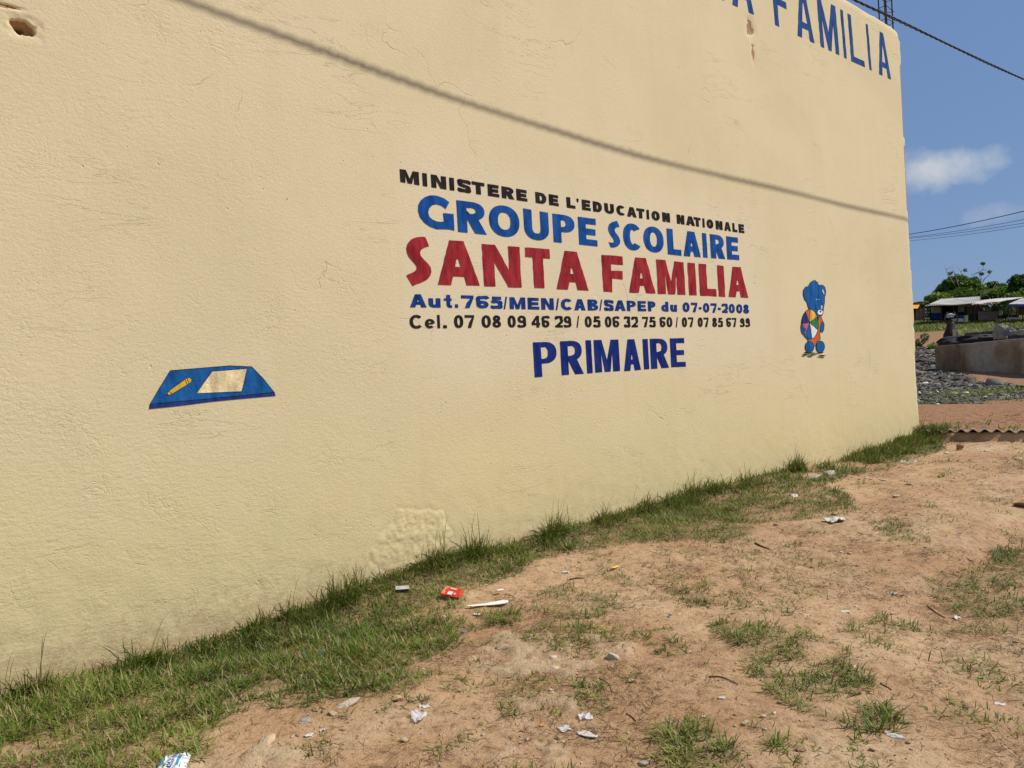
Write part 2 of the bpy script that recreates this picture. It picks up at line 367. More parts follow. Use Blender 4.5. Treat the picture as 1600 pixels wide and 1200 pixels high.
# ------------------------------------------------------------------ terrain
PY = np.array([-400, -30, 0, 3, 5.3, 7.3, 9, 11.2, 12.6, 14, 20, 24, 30, 35, 46, 54, 60, 85, 110, 300, 3000.])
PZ = np.array([-.4, -.1, 0, 0, -.05, .08, .12, .09, .13, .16, .3, .32, .36, .80, 1.3, 2.0, 2.5, 4.5, 7.0, 10.0, 16.])
STEP_A = np.array([6.55, 12.85]); STEP_B = np.array([9.8, 11.0])
CW_A = np.array([0., 0]); CW_B = np.array([0., 0])
def at_depth(px, py, D):
    v = pray(px, py); return CAM + v*(D/v[1])
CWL = at_depth(1462, 575, 35); CWR = at_depth(1604, 598, 31)
def H(x, y, micro=True):
    x = np.asarray(x, float); y = np.asarray(y, float)
    z = np.interp(y, PY, PZ)
    z = .5*z+.25*np.interp(y-.6, PY, PZ)+.25*np.interp(y+.6, PY, PZ)
    # rubble-filled plot behind the low concrete wall
    d = (CWL-CWR)[:2]; Ld = np.hypot(*d); d = d/Ld; nr = np.array([d[1], -d[0]])  # right of the wall
    q = (x-CWR[0])*nr[0]+(y-CWR[1])*nr[1]; al = (x-CWR[0])*d[0]+(y-CWR[1])*d[1]
    fill = sstep(.3, 1.6, q)*sstep(-9, -3, al)*(1-sstep(Ld-.5, Ld+1.5, al))
    z = np.where(fill > 0, z+(np.maximum(1.55+.02*q, z)-z)*fill, z)
    # earth step at the corrugated sheet
    sd = STEP_B-STEP_A; Ls = np.hypot(*sd); sd = sd/Ls; ns = np.array([-sd[1], sd[0]])
    qs = (x-STEP_A[0])*ns[0]+(y-STEP_A[1])*ns[1]; als = (x-STEP_A[0])*sd[0]+(y-STEP_A[1])*sd[1]
    wob = (vnoise(als*4, als*0, 5)-.5)*.1
    z = z+.15*sstep(-.02, .09, qs+wob)*(1-sstep(3.5, 9, qs))*sstep(-.2, .2, als+.3)
    near = np.exp(-((x-2)**2+(y-7)**2)/260.)
    z = z+near*((fbm(x*.8, y*.8, 3, 3)-.5)*.10)
    # worn foot track on the right, 6 cm lower than the turf bank beside it
    xr = np.interp(y, [2.4, 3.2, 4.2, 5.4, 7, 9], [2.05, 1.9, 1.95, 2.6, 4.4, 6.0])
    z = z-.07*sstep(-.05, .35, x-xr)*(1-sstep(1.2, 2.4, x-xr))*sstep(2, 2.6, y)*(1-sstep(6, 9, y))
    # little bank of soil against the wall foot
    wq = (x-WO[0])*WN[0]+(y-WO[1])*WN[1]; ws = x*WD[0]+y*WD[1]
    z = z+.05*np.exp(-(wq/.22)**2)*(.4+fbm(ws*1.5, ws*0, 9, 2))*sstep(-10, 0, ws)*(1-sstep(13.2, 13.6, ws))
    z = z+np.exp(-(y-50)**2/3000.)*(fbm(x*.25, y*.25, 21, 3)-.5)*.25
    z = z-.085*np.exp(-(wq/.9)**2)*sstep(3.6, 2.0, ws)*sstep(-12, -2, ws)
    if micro:
        z = z+near*((fbm(x*4, y*4, 31, 3)-.5)*.036+(fbm(x*13, y*13, 33, 3)-.5)*.018)
    return z
def gpt(px, py):
    """where the line of sight through a photo pixel meets the ground"""
    v = pray(px, py); t = 2.0; last = t
    for k in range(4000):
        p = CAM+v*t
        if p[2] < H(p[0], p[1], False): break
        last = t; t *= 1.01
    for k in range(25):
        m = (last+t)/2; p = CAM+v*m
        if p[2] < H(p[0], p[1], False): t = m
        else: last = m
    p = CAM+v*t
    return np.array([p[0], p[1]])
def gz(x, y): return float(H(x, y))
def gpoly(pts): return [tuple(gpt(*p)) for p in pts]

# ground cover areas (traced once, then held as polygons on the ground)
G_STRIP = gpoly([(-200, 1330), (120, 1290), (300, 1190), (345, 1120), (400, 1098), (470, 1105), (560, 1080), (640, 1045), (740, 1003), (760, 978), (715, 960), (745, 922), (850, 868), (1000, 848), (1150, 845), (1185, 818), (1340, 802), (1325, 773), (1262, 748)])
w0 = WO+WD*10.1; w1 = WO+WD*(-5)
G_STRIP += [(w0[0]-.2, w0[1]+.2), (w1[0]-.3, w1[1]+.3)]
G_STRIP2 = gpoly([(1290, 757), (1330, 742), (1380, 735), (1425, 718), (1482, 702), (1478, 688)])
w2 = WO+WD*13.75; w3 = WO+WD*10.5
G_STRIP2 += [(w2[0]+.1, w2[1]+.1), (w2[0]-.2, w2[1]+.2), (w3[0]-.2, w3[1]+.2)]
patches = [  # polygon, density
    (gpoly([(862, 925), (900, 908), (945, 930), (935, 962), (880, 968), (835, 955)]), .75),
    (gpoly([(1020, 905), (1060, 893), (1120, 920), (1150, 935), (1080, 950), (1035, 945)]), .7),
    (gpoly([(1000, 870), (1150, 850), (1300, 870), (1330, 900), (1250, 960), (1150, 1000), (1060, 985), (1000, 930)]), .20),
    (gpoly([(1110, 980), (1200, 960), (1300, 1000), (1340, 1060), (1400, 1110), (1390, 1140), (1320, 1150), (1250, 1100), (1190, 1060)]), .75),
    (gpoly([(1250, 1080), (1340, 1090), (1400, 1115), (1370, 1145), (1280, 1130)]), .6),
    (gpoly([(1430, 905), (1500, 890), (1560, 860), (1640, 850), (1680, 980), (1560, 965), (1480, 950)]), 1.05),
    (gpoly([(1360, 920), (1430, 905), (1480, 950), (1420, 945)]), .3),
    (gpoly([(1040, 1135), (1090, 1125), (1130, 1150), (1210, 1190), (1240, 1240), (1060, 1260), (1020, 1200), (1050, 1170)]), .8),
    (gpoly([(1375, 818), (1410, 815), (1430, 830), (1390, 838)]), .6),
    (gpoly([(1430, 806), (1480, 800), (1520, 808), (1460, 814)]), .45),
    (gpoly([(830, 985), (870, 985), (875, 1008), (835, 1005)]), .6),
    (gpoly([(895, 988), (940, 985), (965, 1010), (920, 1012)]), .6),
    (gpoly([(760, 962), (800, 955), (820, 972), (780, 982)]), .7),
    (gpoly([(600, 1020), (660, 1010), (680, 1050), (620, 1085), (560, 1090)]), .35),
    (gpoly([(440, 1090), (520, 1085), (600, 1085), (600, 1105), (470, 1125)]), .6),
    (gpoly([(1290, 1165), (1330, 1160), (1360, 1200), (1300, 1210)]), .5),
    (gpoly([(960, 1130), (1010, 1160), (1000, 1230), (940, 1230), (955, 1170)]), .3),
    (gpoly([(1560, 800), (1640, 800), (1640, 850), (1575, 835)]), .35),
    (gpoly([(930, 1000), (1010, 960), (1090, 990), (1080, 1030), (1000, 1030)]), .16),
    (gpoly([(0, 1240), (330, 1190), (440, 1260), (0, 1400)]), .6),
]
G_PALE = [gpoly([(740, 1010), (800, 975), (880, 995), (960, 985), (985, 1030), (900, 1075), (820, 1060), (760, 1045)]),
          gpoly([(400, 1165), (440, 1150), (560, 1110), (640, 1090), (620, 1120), (480, 1190), (380, 1240), (300, 1260)]),
          gpoly([(700, 1100), (900, 1080), (950, 1120), (840, 1200), (720, 1190)])]
ASH = gpoly([(1300, 560), (1430, 541), (1462, 541), (1464, 574), (1500, 588), (1560, 599), (1640, 606), (1700, 625), (1550, 626), (1480, 632), (1300, 634)])
REDP = gpoly([(1380, 636), (1700, 628), (1720, 680), (1600, 688), (1430, 681), (1300, 676)])

def grass_density(x, y):
    d = np.zeros_like(x)
    fray = fbm(x*5, y*5, 51, 3)
    jx = x+(fbm(x*2.5, y*2.5, 52, 3)-.5)*.35; jy = y+(fbm(x*2.5, y*2.5, 53, 3)-.5)*.35
    d = np.maximum(d, inpoly(jx, jy, G_STRIP)*(.72+.9*(fray-.3)))
    d = np.maximum(d, inpoly(jx, jy, G_STRIP2)*1.0)
    for P, a in patches:
        d = np.maximum(d, inpoly(jx, jy, P)*a*sstep(.44, .68, fray+.22*a)*.95)
    wq0 = (x-WO[0])*WN[0]+(y-WO[1])*WN[1]
    d = d*(1-.55*sstep(.55, 1.3, wq0)*sstep(.35, .62, fbm(x*3.1, y*3.1, 58, 3)))
    # bare worn gaps inside the strip, some way off the wall
    wq = (x-WO[0])*WN[0]+(y-WO[1])*WN[1]
    gap = .6*sstep(.60, .72, fbm(x*1.7+4, y*1.7, 57, 3))*sstep(.35, .8, wq)
    d = d*(1-.85*gap)
    # scattered sprigs everywhere on the yard
    sp = sstep(.60, .74, fbm(x*3+9, y*3, 61, 3))*.20
    d = np.where(d < sp, sp, d)
    # the foot of the wall between the two strips is bare
    ws = x*WD[0]+y*WD[1]
    d = d*(1-np.exp(-((ws-10.45)/.42)**2)*(wq < .8))
    return np.clip(d, 0, 1)

def axis(segs):
    out = [segs[0][0]]
    for a, b, st in segs:
        n = max(1, int(round((b-a)/st))); out += list(np.linspace(a, b, n+1)[1:])
    return np.array(out)
def geo_ax(a, b, st, g):
    o = [a]; s = st
    while o[-1] < b: s *= g; o.append(o[-1]+s)
    return np.array(o)
xs = np.concatenate([-geo_ax(5, 2500, .05, 1.13)[::-1][:-1], axis([(-5, 3.5, .024), (3.5, 10.5, .032)]), geo_ax(10.5, 45, .04, 1.035)[1:], geo_ax(46, 2500, 1.3, 1.25)])
ys = np.concatenate([-geo_ax(3, 2500, .4, 1.3)[::-1][:-1], axis([(-3, 2.2, .12), (2.2, 7.5, .022), (7.5, 14, .034)]), geo_ax(14, 110, .05, 1.03)[1:], geo_ax(116, 3000, 6, 1.2)])
X, Y = np.meshgrid(xs, ys, indexing='xy')
Z = H(X, Y)
gd = grass_density(X, Y)
Z = Z + gd*.012*(X*0+1)*(Y < 20)
pale = np.zeros_like(X)
jx = X+(fbm(X*3, Y*3, 71, 3)-.5)*.4; jy = Y+(fbm(X*3, Y*3, 72, 3)-.5)*.4
for P in G_PALE: pale = np.maximum(pale, inpoly(jx, jy, P)*1.)
rocky = pale*sstep(.50, .60, fbm(X*4.5, Y*4.5, 73, 4))
Z = Z + rocky*(.008+.045*(fbm(X*8, Y*8, 77, 4, .65)-.35))*(Y < 12)
pale = np.clip(pale*.12+rocky*.85, 0, 1)
ash = inpoly(X+(fbm(X*.8, Y*.8, 74, 3)-.5)*2, Y+(fbm(X*.8, Y*.8, 75, 3)-.5)*3, ASH)*1.
cwq = (X-CWR[0])*(CWL-CWR)[1]-(Y-CWR[1])*(CWL-CWR)[0]
ash = np.maximum(ash, ((cwq > 0) & (Y > 28) & (Y < 47) & (X > 16) & (X < 42))*.9)
red = np.clip(sstep(11.9, 13, Y)*1.3+sstep(.45, .7, fbm(X*.5, Y*.5, 76, 3))*.45, 0, 1.2)
# blurred versions as they are on the ground
farg = ((Y > 50) & ~((X/np.maximum(Y, 1) < .585) & (Y < 73)))*1.*sstep(50, 54, Y)
farg = np.maximum(farg, ((Y > 86)*1.))
farg = np.maximum(farg, ((X < WO[0]-3) & (Y > 10))*.6)
nx, ny = len(xs), len(ys)
idx = np.arange(nx*ny).reshape(ny, nx)
Fq = np.stack([idx[:-1, :-1], idx[:-1, 1:], idx[1:, 1:], idx[1:, :-1]], -1).reshape(-1, 4)

m, n, l, b = mat('earth', .95, .12)
v = coords(n, l)
def attr(n, nm):
    a = n.new('ShaderNodeAttribute'); a.attribute_name = nm; return a.outputs['Fac']
f1 = noise(n, l, v, 1.1, 6, .6, .3); f2 = noise(n, l, v, 9, 6, .65, .2); f3 = noise(n, l, v, 70, 5, .7)
tan = ramp(n, l, f1, [(.32, (.42, .26, .142)), (.5, (.50, .335, .19)), (.7, (.56, .41, .25))])
redc = ramp(n, l, f2, [(.3, (.27, .135, .07)), (.7, (.40, .225, .125))])
c = mixc(n, l, mth(n, l, 'MULTIPLY', attr(n, 'red'), .82), tan, redc)
palec = ramp(n, l, f2, [(.35, (.44, .33, .205)), (.65, (.55, .45, .31))])
c = mixc(n, l, mth(n, l, 'MULTIPLY', attr(n, 'pale'), .55), c, palec)
c = mixc(n, l, .55, c, ramp(n, l, f2, [(.3, (.50, .42, .36)), (.5, (1, 1, 1)), (.8, (1.0, 1.0, 1.0))]), 'MULTIPLY')
c = mixc(n, l, .6, c, ramp(n, l, f3, [(.3, (.40, .33, .28)), (.46, (1, 1, 1)), (.75, (1.0, 1.0, 1.0))]), 'MULTIPLY')
f4 = noise(n, l, v, 24, 5, .7, .3)
c = mixc(n, l, .75, c, ramp(n, l, f4, [(.34, (.50, .40, .33)), (.46, (.95, .93, .90)), (.60, (1.0, 1.0, 1.0)), (.70, (1.12, 1.12, 1.10))]), 'MULTIPLY')
# under the turf: dark humus with dead stems
gr = mth(n, l, 'MULTIPLY', attr(n, 'grass'), 1.0, clamp=True)
c = mixc(n, l, mth(n, l, 'MULTIPLY', gr, .8), c, ramp(n, l, f3, [(.3, (.10, .075, .035)), (.7, (.27, .19, .10))]))
ashc = ramp(n, l, noise(n, l, v, 6, 6, .75), [(.3, (.04, .038, .036)), (.5, (.10, .095, .09)), (.7, (.19, .18, .17)), (.85, (.35, .34, .32))])
c = mixc(n, l, attr(n, 'ash'), c, ashc)
c = mixc(n, l, attr(n, 'farg'), c, ramp(n, l, noise(n, l, v, 1.2, 6, .7), [(.3, (.06, .085, .02)), (.6, (.12, .15, .035)), (.75, (.20, .17, .07))]))
l.new(c, b.inputs['Base Color'])
hh = mth(n, l, 'ADD', mth(n, l, 'MULTIPLY', f2, .026), mth(n, l, 'MULTIPLY', f3, .009))
vo = n.new('ShaderNodeTexVoronoi'); vo.inputs['Scale'].default_value = 45; l.new(v, vo.inputs['Vector'])
hh = mth(n, l, 'ADD', hh, mth(n, l, 'MULTIPLY', mth(n, l, 'SUBTRACT', .3, vo.outputs['Distance'], clamp=True), .006))
l.new(bump(n, l, hh, 1.0, 1.0), b.inputs['Normal'])
M_earth = m
ground = npmesh('ground', np.stack([X, Y, Z], -1).reshape(-1, 3), Fq, M_earth,
                col={'grass': gd.ravel(), 'pale': pale.ravel(), 'ash': ash.ravel(), 'red': red.ravel(), 'farg': farg.ravel()})
tag(ground, kind='structure')

# ------------------------------------------------------------------ school building
bld = empty('school_building', tuple(wall_pt(4, 0)))
tag(bld, 'tall cream stuccoed school gable wall with painted blue and red lettering', 'building')
BI = Matrix.Translation(bld.location).inverted()
def under(o, parent):
    """parent keeping world placement (parents are only translated)"""
    o.parent = parent; o.matrix_parent_inverse = parent.matrix_world.inverted() if parent.parent is None else Matrix()
    return o
bpy.context.view_layer.update()
SE, ZT = 13.70, 7.02
hole1 = wall_hit(38, 43); hole2 = wall_hit(1173, 44); patch1 = wall_hit(640, 845); hole3 = wall_hit(15, 8)
ss = axis([(-9, -.5, .25), (-.5, hole1[0]-.22, .03), (hole1[0]-.22, hole1[0]+.22, .008), (hole1[0]+.22, 3.0, .024), (3.0, 3.95, .011), (3.95, 13.3, .024), (13.3, SE, .012)])
zs = axis([(-.8, -.2, .1), (-.2, .05, .03), (.05, .65, .012), (.65, 1.2, .022), (1.2, hole1[1]-.2, .03), (hole1[1]-.2, hole1[1]+.2, .008), (hole1[1]+.2, 6.4, .03), (6.4, ZT, .02)])
SS, ZZ = np.meshgrid(ss, zs)
dsp = (fbm(SS*.7, ZZ*.7, 81, 3)-.5)*.012
rough_low = sstep(1.3, .1, ZZ)
dsp += rough_low*(fbm(SS*9, ZZ*9, 82, 4)-.5)*.007
raw = np.zeros_like(SS)
def crater(c, rs, rz, depth, seed, floor=.62):
    global dsp, raw
    a = (SS-c[0])/rs; bb = (ZZ-c[1])/rz
    rad = np.sqrt(a*a+bb*bb)+(fbm(SS*22, ZZ*22, seed, 3)-.5)*.9
    k = sstep(1.0, .55, rad)
    dsp -= depth*k*(.6+.8*fbm(SS*40, ZZ*40, seed+3, 3)); raw = np.maximum(raw, sstep(.95, .7, rad))
    lip = sstep(1.7, 1.1, rad)*(1-k); dsp -= lip*.008*fbm(SS*30, ZZ*30, seed+5, 2)
crater(hole1, .075, .055, .05, 90)
crater((hole1[0]-.02, hole1[1]-.012), .028, .028, .10, 94)
crater((hole3[0]-.02, hole3[1]-.01), .09, .010, .012, 97)
crater((hole2[0], hole2[1]), .10, .12, .022, 101)
crater((hole2[0]+.03, hole2[1]-.30), .035, .12, .006, 104)
# rough repair patch low on the wall
a = (SS-patch1[0]-.05)/.36; bb = (ZZ-patch1[1])/.26; rr = np.sqrt(a*a+bb*bb)+(fbm(SS*7, ZZ*7, 111, 2)-.5)*.6
pk = sstep(1, .8, rr); dsp += pk*(.004+(fbm(SS*26, ZZ*26, 112, 3, .75)-.5)*.016)-.003*np.exp(-((rr-1)/.05)**2)
# chipped far edge and rounded worn top corner
ed = SE-SS; chip = sstep(.10, .0, ed)*sstep(.42, .60, fbm(ZZ*5, ZZ*0+.3, 121, 3)+.15*(ZZ > 3)); dsp -= chip*.014; raw = np.maximum(raw, chip*.85*(ed < .05)*(.4+.9*(ZZ > 4)))
tp = sstep(.09, 0, ZT-ZZ); dsp -= tp*.014*fbm(SS*4, SS*0, 122, 3)
ZZ2 = ZZ - sstep(.35, 0, ed)*sstep(.5, 0, ZT-ZZ)*.06 - tp*(fbm(SS*3, SS*0, 124, 4)-.5)*.035
SS2 = SS - sstep(.03, 0, ed)*(fbm(ZZ*6, ZZ*0+4, 125, 3)*.009)
P = WO[None, None]+SS2[..., None]*WD+ZZ2[..., None]*np.array([0, 0, 1.])+dsp[..., None]*WN
# return the sheet round the far corner and over the top so that the wall has its thickness
back = P[:, -1:] - WN*(dsp[:, -1:, None]+.22); P = np.concatenate([P, back], 1); raw = np.concatenate([raw, raw[:, -1:]*0], 1)
topr = P[-1:].copy(); topr -= WN*.22; P = np.concatenate([P, topr], 0); raw = np.concatenate([raw, raw[-1:]*0], 0)
h_, w_ = P.shape[:2]; idx = np.arange(h_*w_).reshape(h_, w_)
Fq = np.stack([idx[:-1, :-1], idx[:-1, 1:], idx[1:, 1:], idx[1:, :-1]], -1).reshape(-1, 4)
gw = npmesh('wall', P.reshape(-1, 3), Fq, M_wall, col={'raw': raw.ravel()})
under(gw, bld); tag(gw, 'cream stucco gable wall with chipped plaster holes')
def wbox(name, s0, s1, z0, z1, o0, o1, mt, parent=bld):
    bm = bmesh.new(); c = wall_pt((s0+s1)/2, (z0+z1)/2, (o0+o1)/2)
    box(bm, Vector(c), (s1-s0, abs(o1-o0), z1-z0), math.pi/2-YAW)
    o = bmobj(name, bm, mt); return under(o, parent)
M_plain = simple('plain_render', (.62, .50, .32), .9, .1, 3, .004, obj=False)
M_conc = simple('roof_concrete', (.30, .28, .25), .95, .2, 2, .006, obj=False)
wbox('side_wall', 13.44, 13.66, -.8, 6.9, -.225, -9, M_plain)
wbox('side_wall', -9, -8.78, -.8, 6.9, -.225, -9, M_plain)
wbox('back_wall', -9, 13.66, -.8, 6.9, -9.003, -9.2, M_plain)
wbox('roof', -8.77, 13.43, 6.1, 6.3, -.23, -8.99, M_conc)

# reinforcing bars of an unfinished column sticking up behind the top corner
M_rebar = simple('rusty_steel', (.055, .045, .045), .8, .3, 30)
rc = bpy.data.objects.new('column_reinforcement', None); COL.objects.link(rc); under(rc, bld)
def on_vert_plane(px, py, off):
    v = pray(px, py); t = (off-D0-0)/(v@WN) if False else (-(D0-off))/(v@WN); return CAM+v*t
offs = [-.30, -.30, -.48, -.48]
xb = [(1377, -.30), (1382, -.50), (1393, -.30), (1398, -.50)]
bars = []
for px, of in xb:
    p = on_vert_plane(px, 30, of); bars.append(p[:2])
# square cage: average the four hits into a true rectangle in wall axes
bs = [q@WD[:2] for q in bars]
s_a, s_b = (bs[0]+bs[1])/2-.0, (bs[2]+bs[3])/2
cage = [(13.32, -.055), (13.60, -.055), (13.60, -.15), (13.32, -.15)]
for sq, of in cage:
    bm = bmesh.new(); tube(bm, [wall_pt(sq, 6.0, of), wall_pt(sq+random.uniform(-.01, .01), 7.6, of+random.uniform(-.01, .01)), wall_pt(sq+random.uniform(-.02, .02), 8.9, of)], .011, 6)
    o = bmobj('bar', bm, M_rebar, smooth=True); o.parent = rc
for k, zz in enumerate((6.75, 7.15, 7.36, 7.56, 7.78, 8.0, 8.25, 8.5, 8.75)):
    bm = bmesh.new(); pts = [Vector(wall_pt(sq+dx, zz+random.uniform(-.015, .015), of+dy)) for (sq, of), (dx, dy) in zip(cage, ((-.015, .015), (.015, .015), (.015, -.015), (-.015, -.015)))]
    for i in range(4): tube(bm, [pts[i], pts[(i+1) % 4]], .0055, 5)
    o = bmobj('stirrup', bm, M_rebar); o.parent = rc
for o in rc.children: o.matrix_parent_inverse = Matrix()
rc.matrix_parent_inverse = bld.matrix_world.inverted()

# ------------------------------------------------------------------ sign painting
M_black = stucco_mat('black_paint', (.016, .012, .013))
M_blue = stucco_mat('blue_paint', (.005, .062, .25))
M_red = stucco_mat('red_paint', (.27, .018, .024))
M_dblue = stucco_mat('dark_blue_paint', (.005, .034, .18))
M_navy = stucco_mat('navy_paint', (.004, .018, .15))
M_topblue = stucco_mat('faded_blue_paint', (.016, .06, .22))

def disp_off(s, z): return float((fbm(np.array(s)*.7, np.array(z)*.7, 81, 3)-.5)*.012) + .0032
def to_wall(px, py, lift=0.):
    s, z = wall_hit(px, py); return wall_pt(s, z, disp_off(s, z)+lift)
class Paint:
    def __init__(self): self.V = []; self.F = []; self.k = 0; self.M = []
    def poly(self, loops, m=0):
        """loops in photo pixels (traced), tessellated and laid on the wall"""
        flat = [p for lp in loops for p in lp]
        # densify for the gentle waviness of the wall
        tris = tessellate_polygon([[Vector((p[0], p[1], 0)) for p in lp] for lp in loops])
        b0 = len(self.V); lift = self.k*.00009; self.k += 1
        self.V += [to_wall(p[0], p[1], lift) for p in flat]
        for t in tris:
            a, b_, c_ = [Vector(flat[i]) for i in t]
            if abs((b_-a).cross(c_-a)) < 1e-7: continue
            t = t if (b_-a).cross(c_-a) < 0 else t[::-1]
            self.F.append([b0+i for i in t]); self.M.append(m)
    def strip(self, left, right, m=0):
        b0 = len(self.V); lift = self.k*.00009; self.k += 1
        n = len(left)
        self.V += [to_wall(p[0], p[1], lift) for p in left]+[to_wall(p[0], p[1], lift) for p in right]
        for i in range(n-1):
            for t in ((i, i+1, n+i+1), (i, n+i+1, n+i)):
                pts = [(left+right)[j] for j in t]
                cr = (pts[1][0]-pts[0][0])*(pts[2][1]-pts[0][1])-(pts[1][1]-pts[0][1])*(pts[2][0]-pts[0][0])
                if cr > 0: t = t[::-1]
                self.F.append([b0+j for j in t]); self.M.append(m)
    def part(self, name, mat, parent):
        o = npmesh(name, np.array(self.V), np.array(self.F), mat, smooth=False); o.parent = parent
        self.V = []; self.F = []; self.M = []; self.k = 0; return o
    def build(self, name, mats, label):
        o = npmesh(name, np.array(self.V), np.array(self.F), None, smooth=False, mats=mats if isinstance(mats, list) else [mats], midx=self.M)
        under(o, bld); tag(o, label); return o

def catmull(P, n=7):
    P = [np.array(p, float) for p in P]; Q = [2*P[0]-P[1]]+P+[2*P[-1]-P[-2]]; out = []
    for i in range(1, len(Q)-2):
        for k in range(n):
            t = k/n; p0, p1, p2, p3 = Q[i-1:i+3]
            out.append(.5*((2*p1)+(-p0+p2)*t+(2*p0-5*p1+4*p2-p3)*t*t+(-p0+3*p1-3*p2+p3)*t**3))
    out.append(P[-1]); return out
def arc(cx, cy, rx, ry, a0, a1, n=18, e=2.25):
    o = []
    for k in range(n+1):
        t = math.radians(a0+(a1-a0)*k/n); c, s = math.cos(t), math.sin(t)
        o.append((cx+rx*math.copysign(abs(c)**(2/e), c), cy+ry*math.copysign(abs(s)**(2/e), s)))
    return o
def glyph(ch, a, b):
    """list of ('p', loops) polygons or ('s', path, a, b) strokes in a unit box, y up; a,b stem and bar thickness"""
    h = a/2; g = b/2; xh = .72
    rect = lambda x0, y0, x1, y1: ('p', [[(x0, y0), (x1, y0), (x1, y1), (x0, y1)]])
    st = lambda path, closed=False: ('s', path, a, b, closed)
    if ch in 'I|l': return [rect(0, 0, 1, 1)]
    if ch == '.': return [rect(0, 0, 1, 1)]
    if ch == '-': return [rect(0, .30, 1, .30+b)]
    if ch == "'": return [('p', [[(0, 1), (1, 1), (.8, .66), (.2, .66)]])]
    if ch == '/': return [('p', [[(0, -.03), (.38, -.03), (1, 1.02), (.62, 1.02)]])]
    if ch == 'L': return [rect(0, 0, a, 1), rect(a, 0, 1, b)]
    if ch == 'E': return [rect(0, 0, a, 1), rect(a, 0, 1, b), rect(a, 1-b, .97, 1), rect(a, .5-g, .92, .5+g)]
    if ch == 'F': return [rect(0, 0, a, 1), rect(a, 1-b, 1, 1), rect(a, .5-g*.9-.03, .96, .5+g-.03)]
    if ch == 'T': return [rect(0, 1-b, 1, 1), rect(.5-h, 0, .5+h, 1-b)]
    if ch == 'M': return [('p', [[(0, 0), (0, 1), (a*1.15, 1), (.5, .36), (1-a*1.15, 1), (1, 1), (1, 0), (1-a, 0), (1-a, .62), (.5+a*.42, 0), (.5-a*.42, 0), (a, .62), (a, 0)]])]
    if ch == 'N': return [('p', [[(0, 0), (0, 1), (a*1.15, 1), (1-a, .40), (1-a, 1), (1, 1), (1, 0), (1-a*1.15, 0), (a, .60), (a, 0)]])]
    if ch == 'A':
        w = min(a*1.12, .37); t = max(w*.55, .13); hb = max(.5-w-.05-.06*b/.2, .055)
        return [('p', [[(0, 0), (.5-t, 1), (.5+t, 1), (1, 0), (1-w, 0), (1-w-.055, .2), (w+.055, .2), (w, 0)],
                       [(.5-hb, .2+b*.92), (.5+hb, .2+b*.92), (.5+.02, .2+b*.92+hb*2.6), (.5-.02, .2+b*.92+hb*2.6)][::-1]])]
    if ch in 'O0': return [st(arc(.5, .5, .5-h, .5-g, 90, 450, 30), True)]
    if ch == 'Q': return []
    if ch == 'C': return [st(arc(.53, .5, .53-h, .5-g, 42, 318, 26))]
    if ch == 'U': return [st([(h, 1), (h, .45)]+arc(.5, .40, .5-h, .40-g, 180, 360, 14)+[(1-h, .45), (1-h, 1)])]
    if ch == 'D': return [('p', [[(0, 0), (0, 1), (.45, 1)]+[p for p in arc(.45, .5, .55, .5, 90, -90, 16)]+[(.45, 0)],
                                 [(a, b), (.42, b)]+arc(.42, .5, .58-a, .5-b, -90, 90, 12)+[(.42, 1-b), (a, 1-b)]])]
    if ch in 'PR':
        lo = .38 if ch == 'P' else .42
        mid = (1+lo)/2; ry = (1-lo)/2
        g_ = [rect(0, 0, a, 1), ('p', [[(a, lo), (a, 1), (.5, 1)]+arc(.5, mid, .5 if ch == 'P' else .46, ry, 90, -90, 14)+[(.5, lo)],
                                       ([(a+.001, lo+b*.8), (.46, lo+b*.8)]+arc(.46, mid, .5-a if ch == 'P' else .46-a*.8, ry-b*.85, -90, 90, 10)+[(.46, 1-b*.9), (a+.001, 1-b*.9)])])]
        if ch == 'R': g_.append(('p', [[(.30, lo+b*.3), (.30+a*1.15, lo+b*.5), (1, 0), (1-a*1.2, 0)]]))
        return g_
    if ch == 'B':
        g_ = [rect(0, 0, a, 1)]
        for lo, hi, rx in ((.0, .55, .5), (.5, 1., .44)):
            mid = (hi+lo)/2; ry = (hi-lo)/2; bb = b*.8
            g_.append(('p', [[(a, lo), (a, hi), (.5, hi)]+arc(.5, mid, rx, ry, 90, -90, 12)+[(.5, lo)],
                             [(a+.001, lo+bb), (.46, lo+bb)]+arc(.46, mid, rx-a*.85, ry-bb, -90, 90, 10)+[(.46, hi-bb), (a+.001, hi-bb)]]))
        return g_
    if ch == 'S':
        return [st(catmull([(1-h*1.1, .70), (.84, .86), (.5, 1-g), (.17, .88), (h, .73), (.22, .57), (.5, .50), (.78, .43), (1-h, .28), (.82, .11), (.5, g), (.16, .12), (h*1.0, .30)], 5))]
    if ch == 'G': return [st(arc(.5, .5, .5-h, .5-g, 40, 300, 24)), rect(.55, .40, 1, .40+b), rect(1-a, .05, 1, .40)]
    if ch == 'e': return [('s', [(x, y*xh) for x, y in arc(.5, .5, .5-h, .5-g/xh*.95, 0, 315, 24)], a, b*.85, False), rect(h, .5*xh-g*.55, 1-h, .5*xh+g*.55)]
    if ch == 'u': return [('s', [(h, xh), (h, .32)]+[(x, y) for x, y in arc(.48, .30, .48-h, .30-g*.9, 180, 360, 12)], a, b*.9, False), rect(1-a, 0, 1, xh)]
    if ch == 't': return [rect(.30-.0, .2, .30+a, 1), rect(0, xh-b*.7, .92, xh), ('s', [(.30+h, .24), (.36+h, .10), (.62, g*.75), (.95, g*.9)], a*.9, b*.8, False)]
    if ch == 'd': return [rect(1-a, 0, 1, 1), ('s', [(x, y*xh) for x, y in arc(.5, .5, .5-h, .5-g/xh*.95, 0, 360, 26)], a, b*.85, True)]
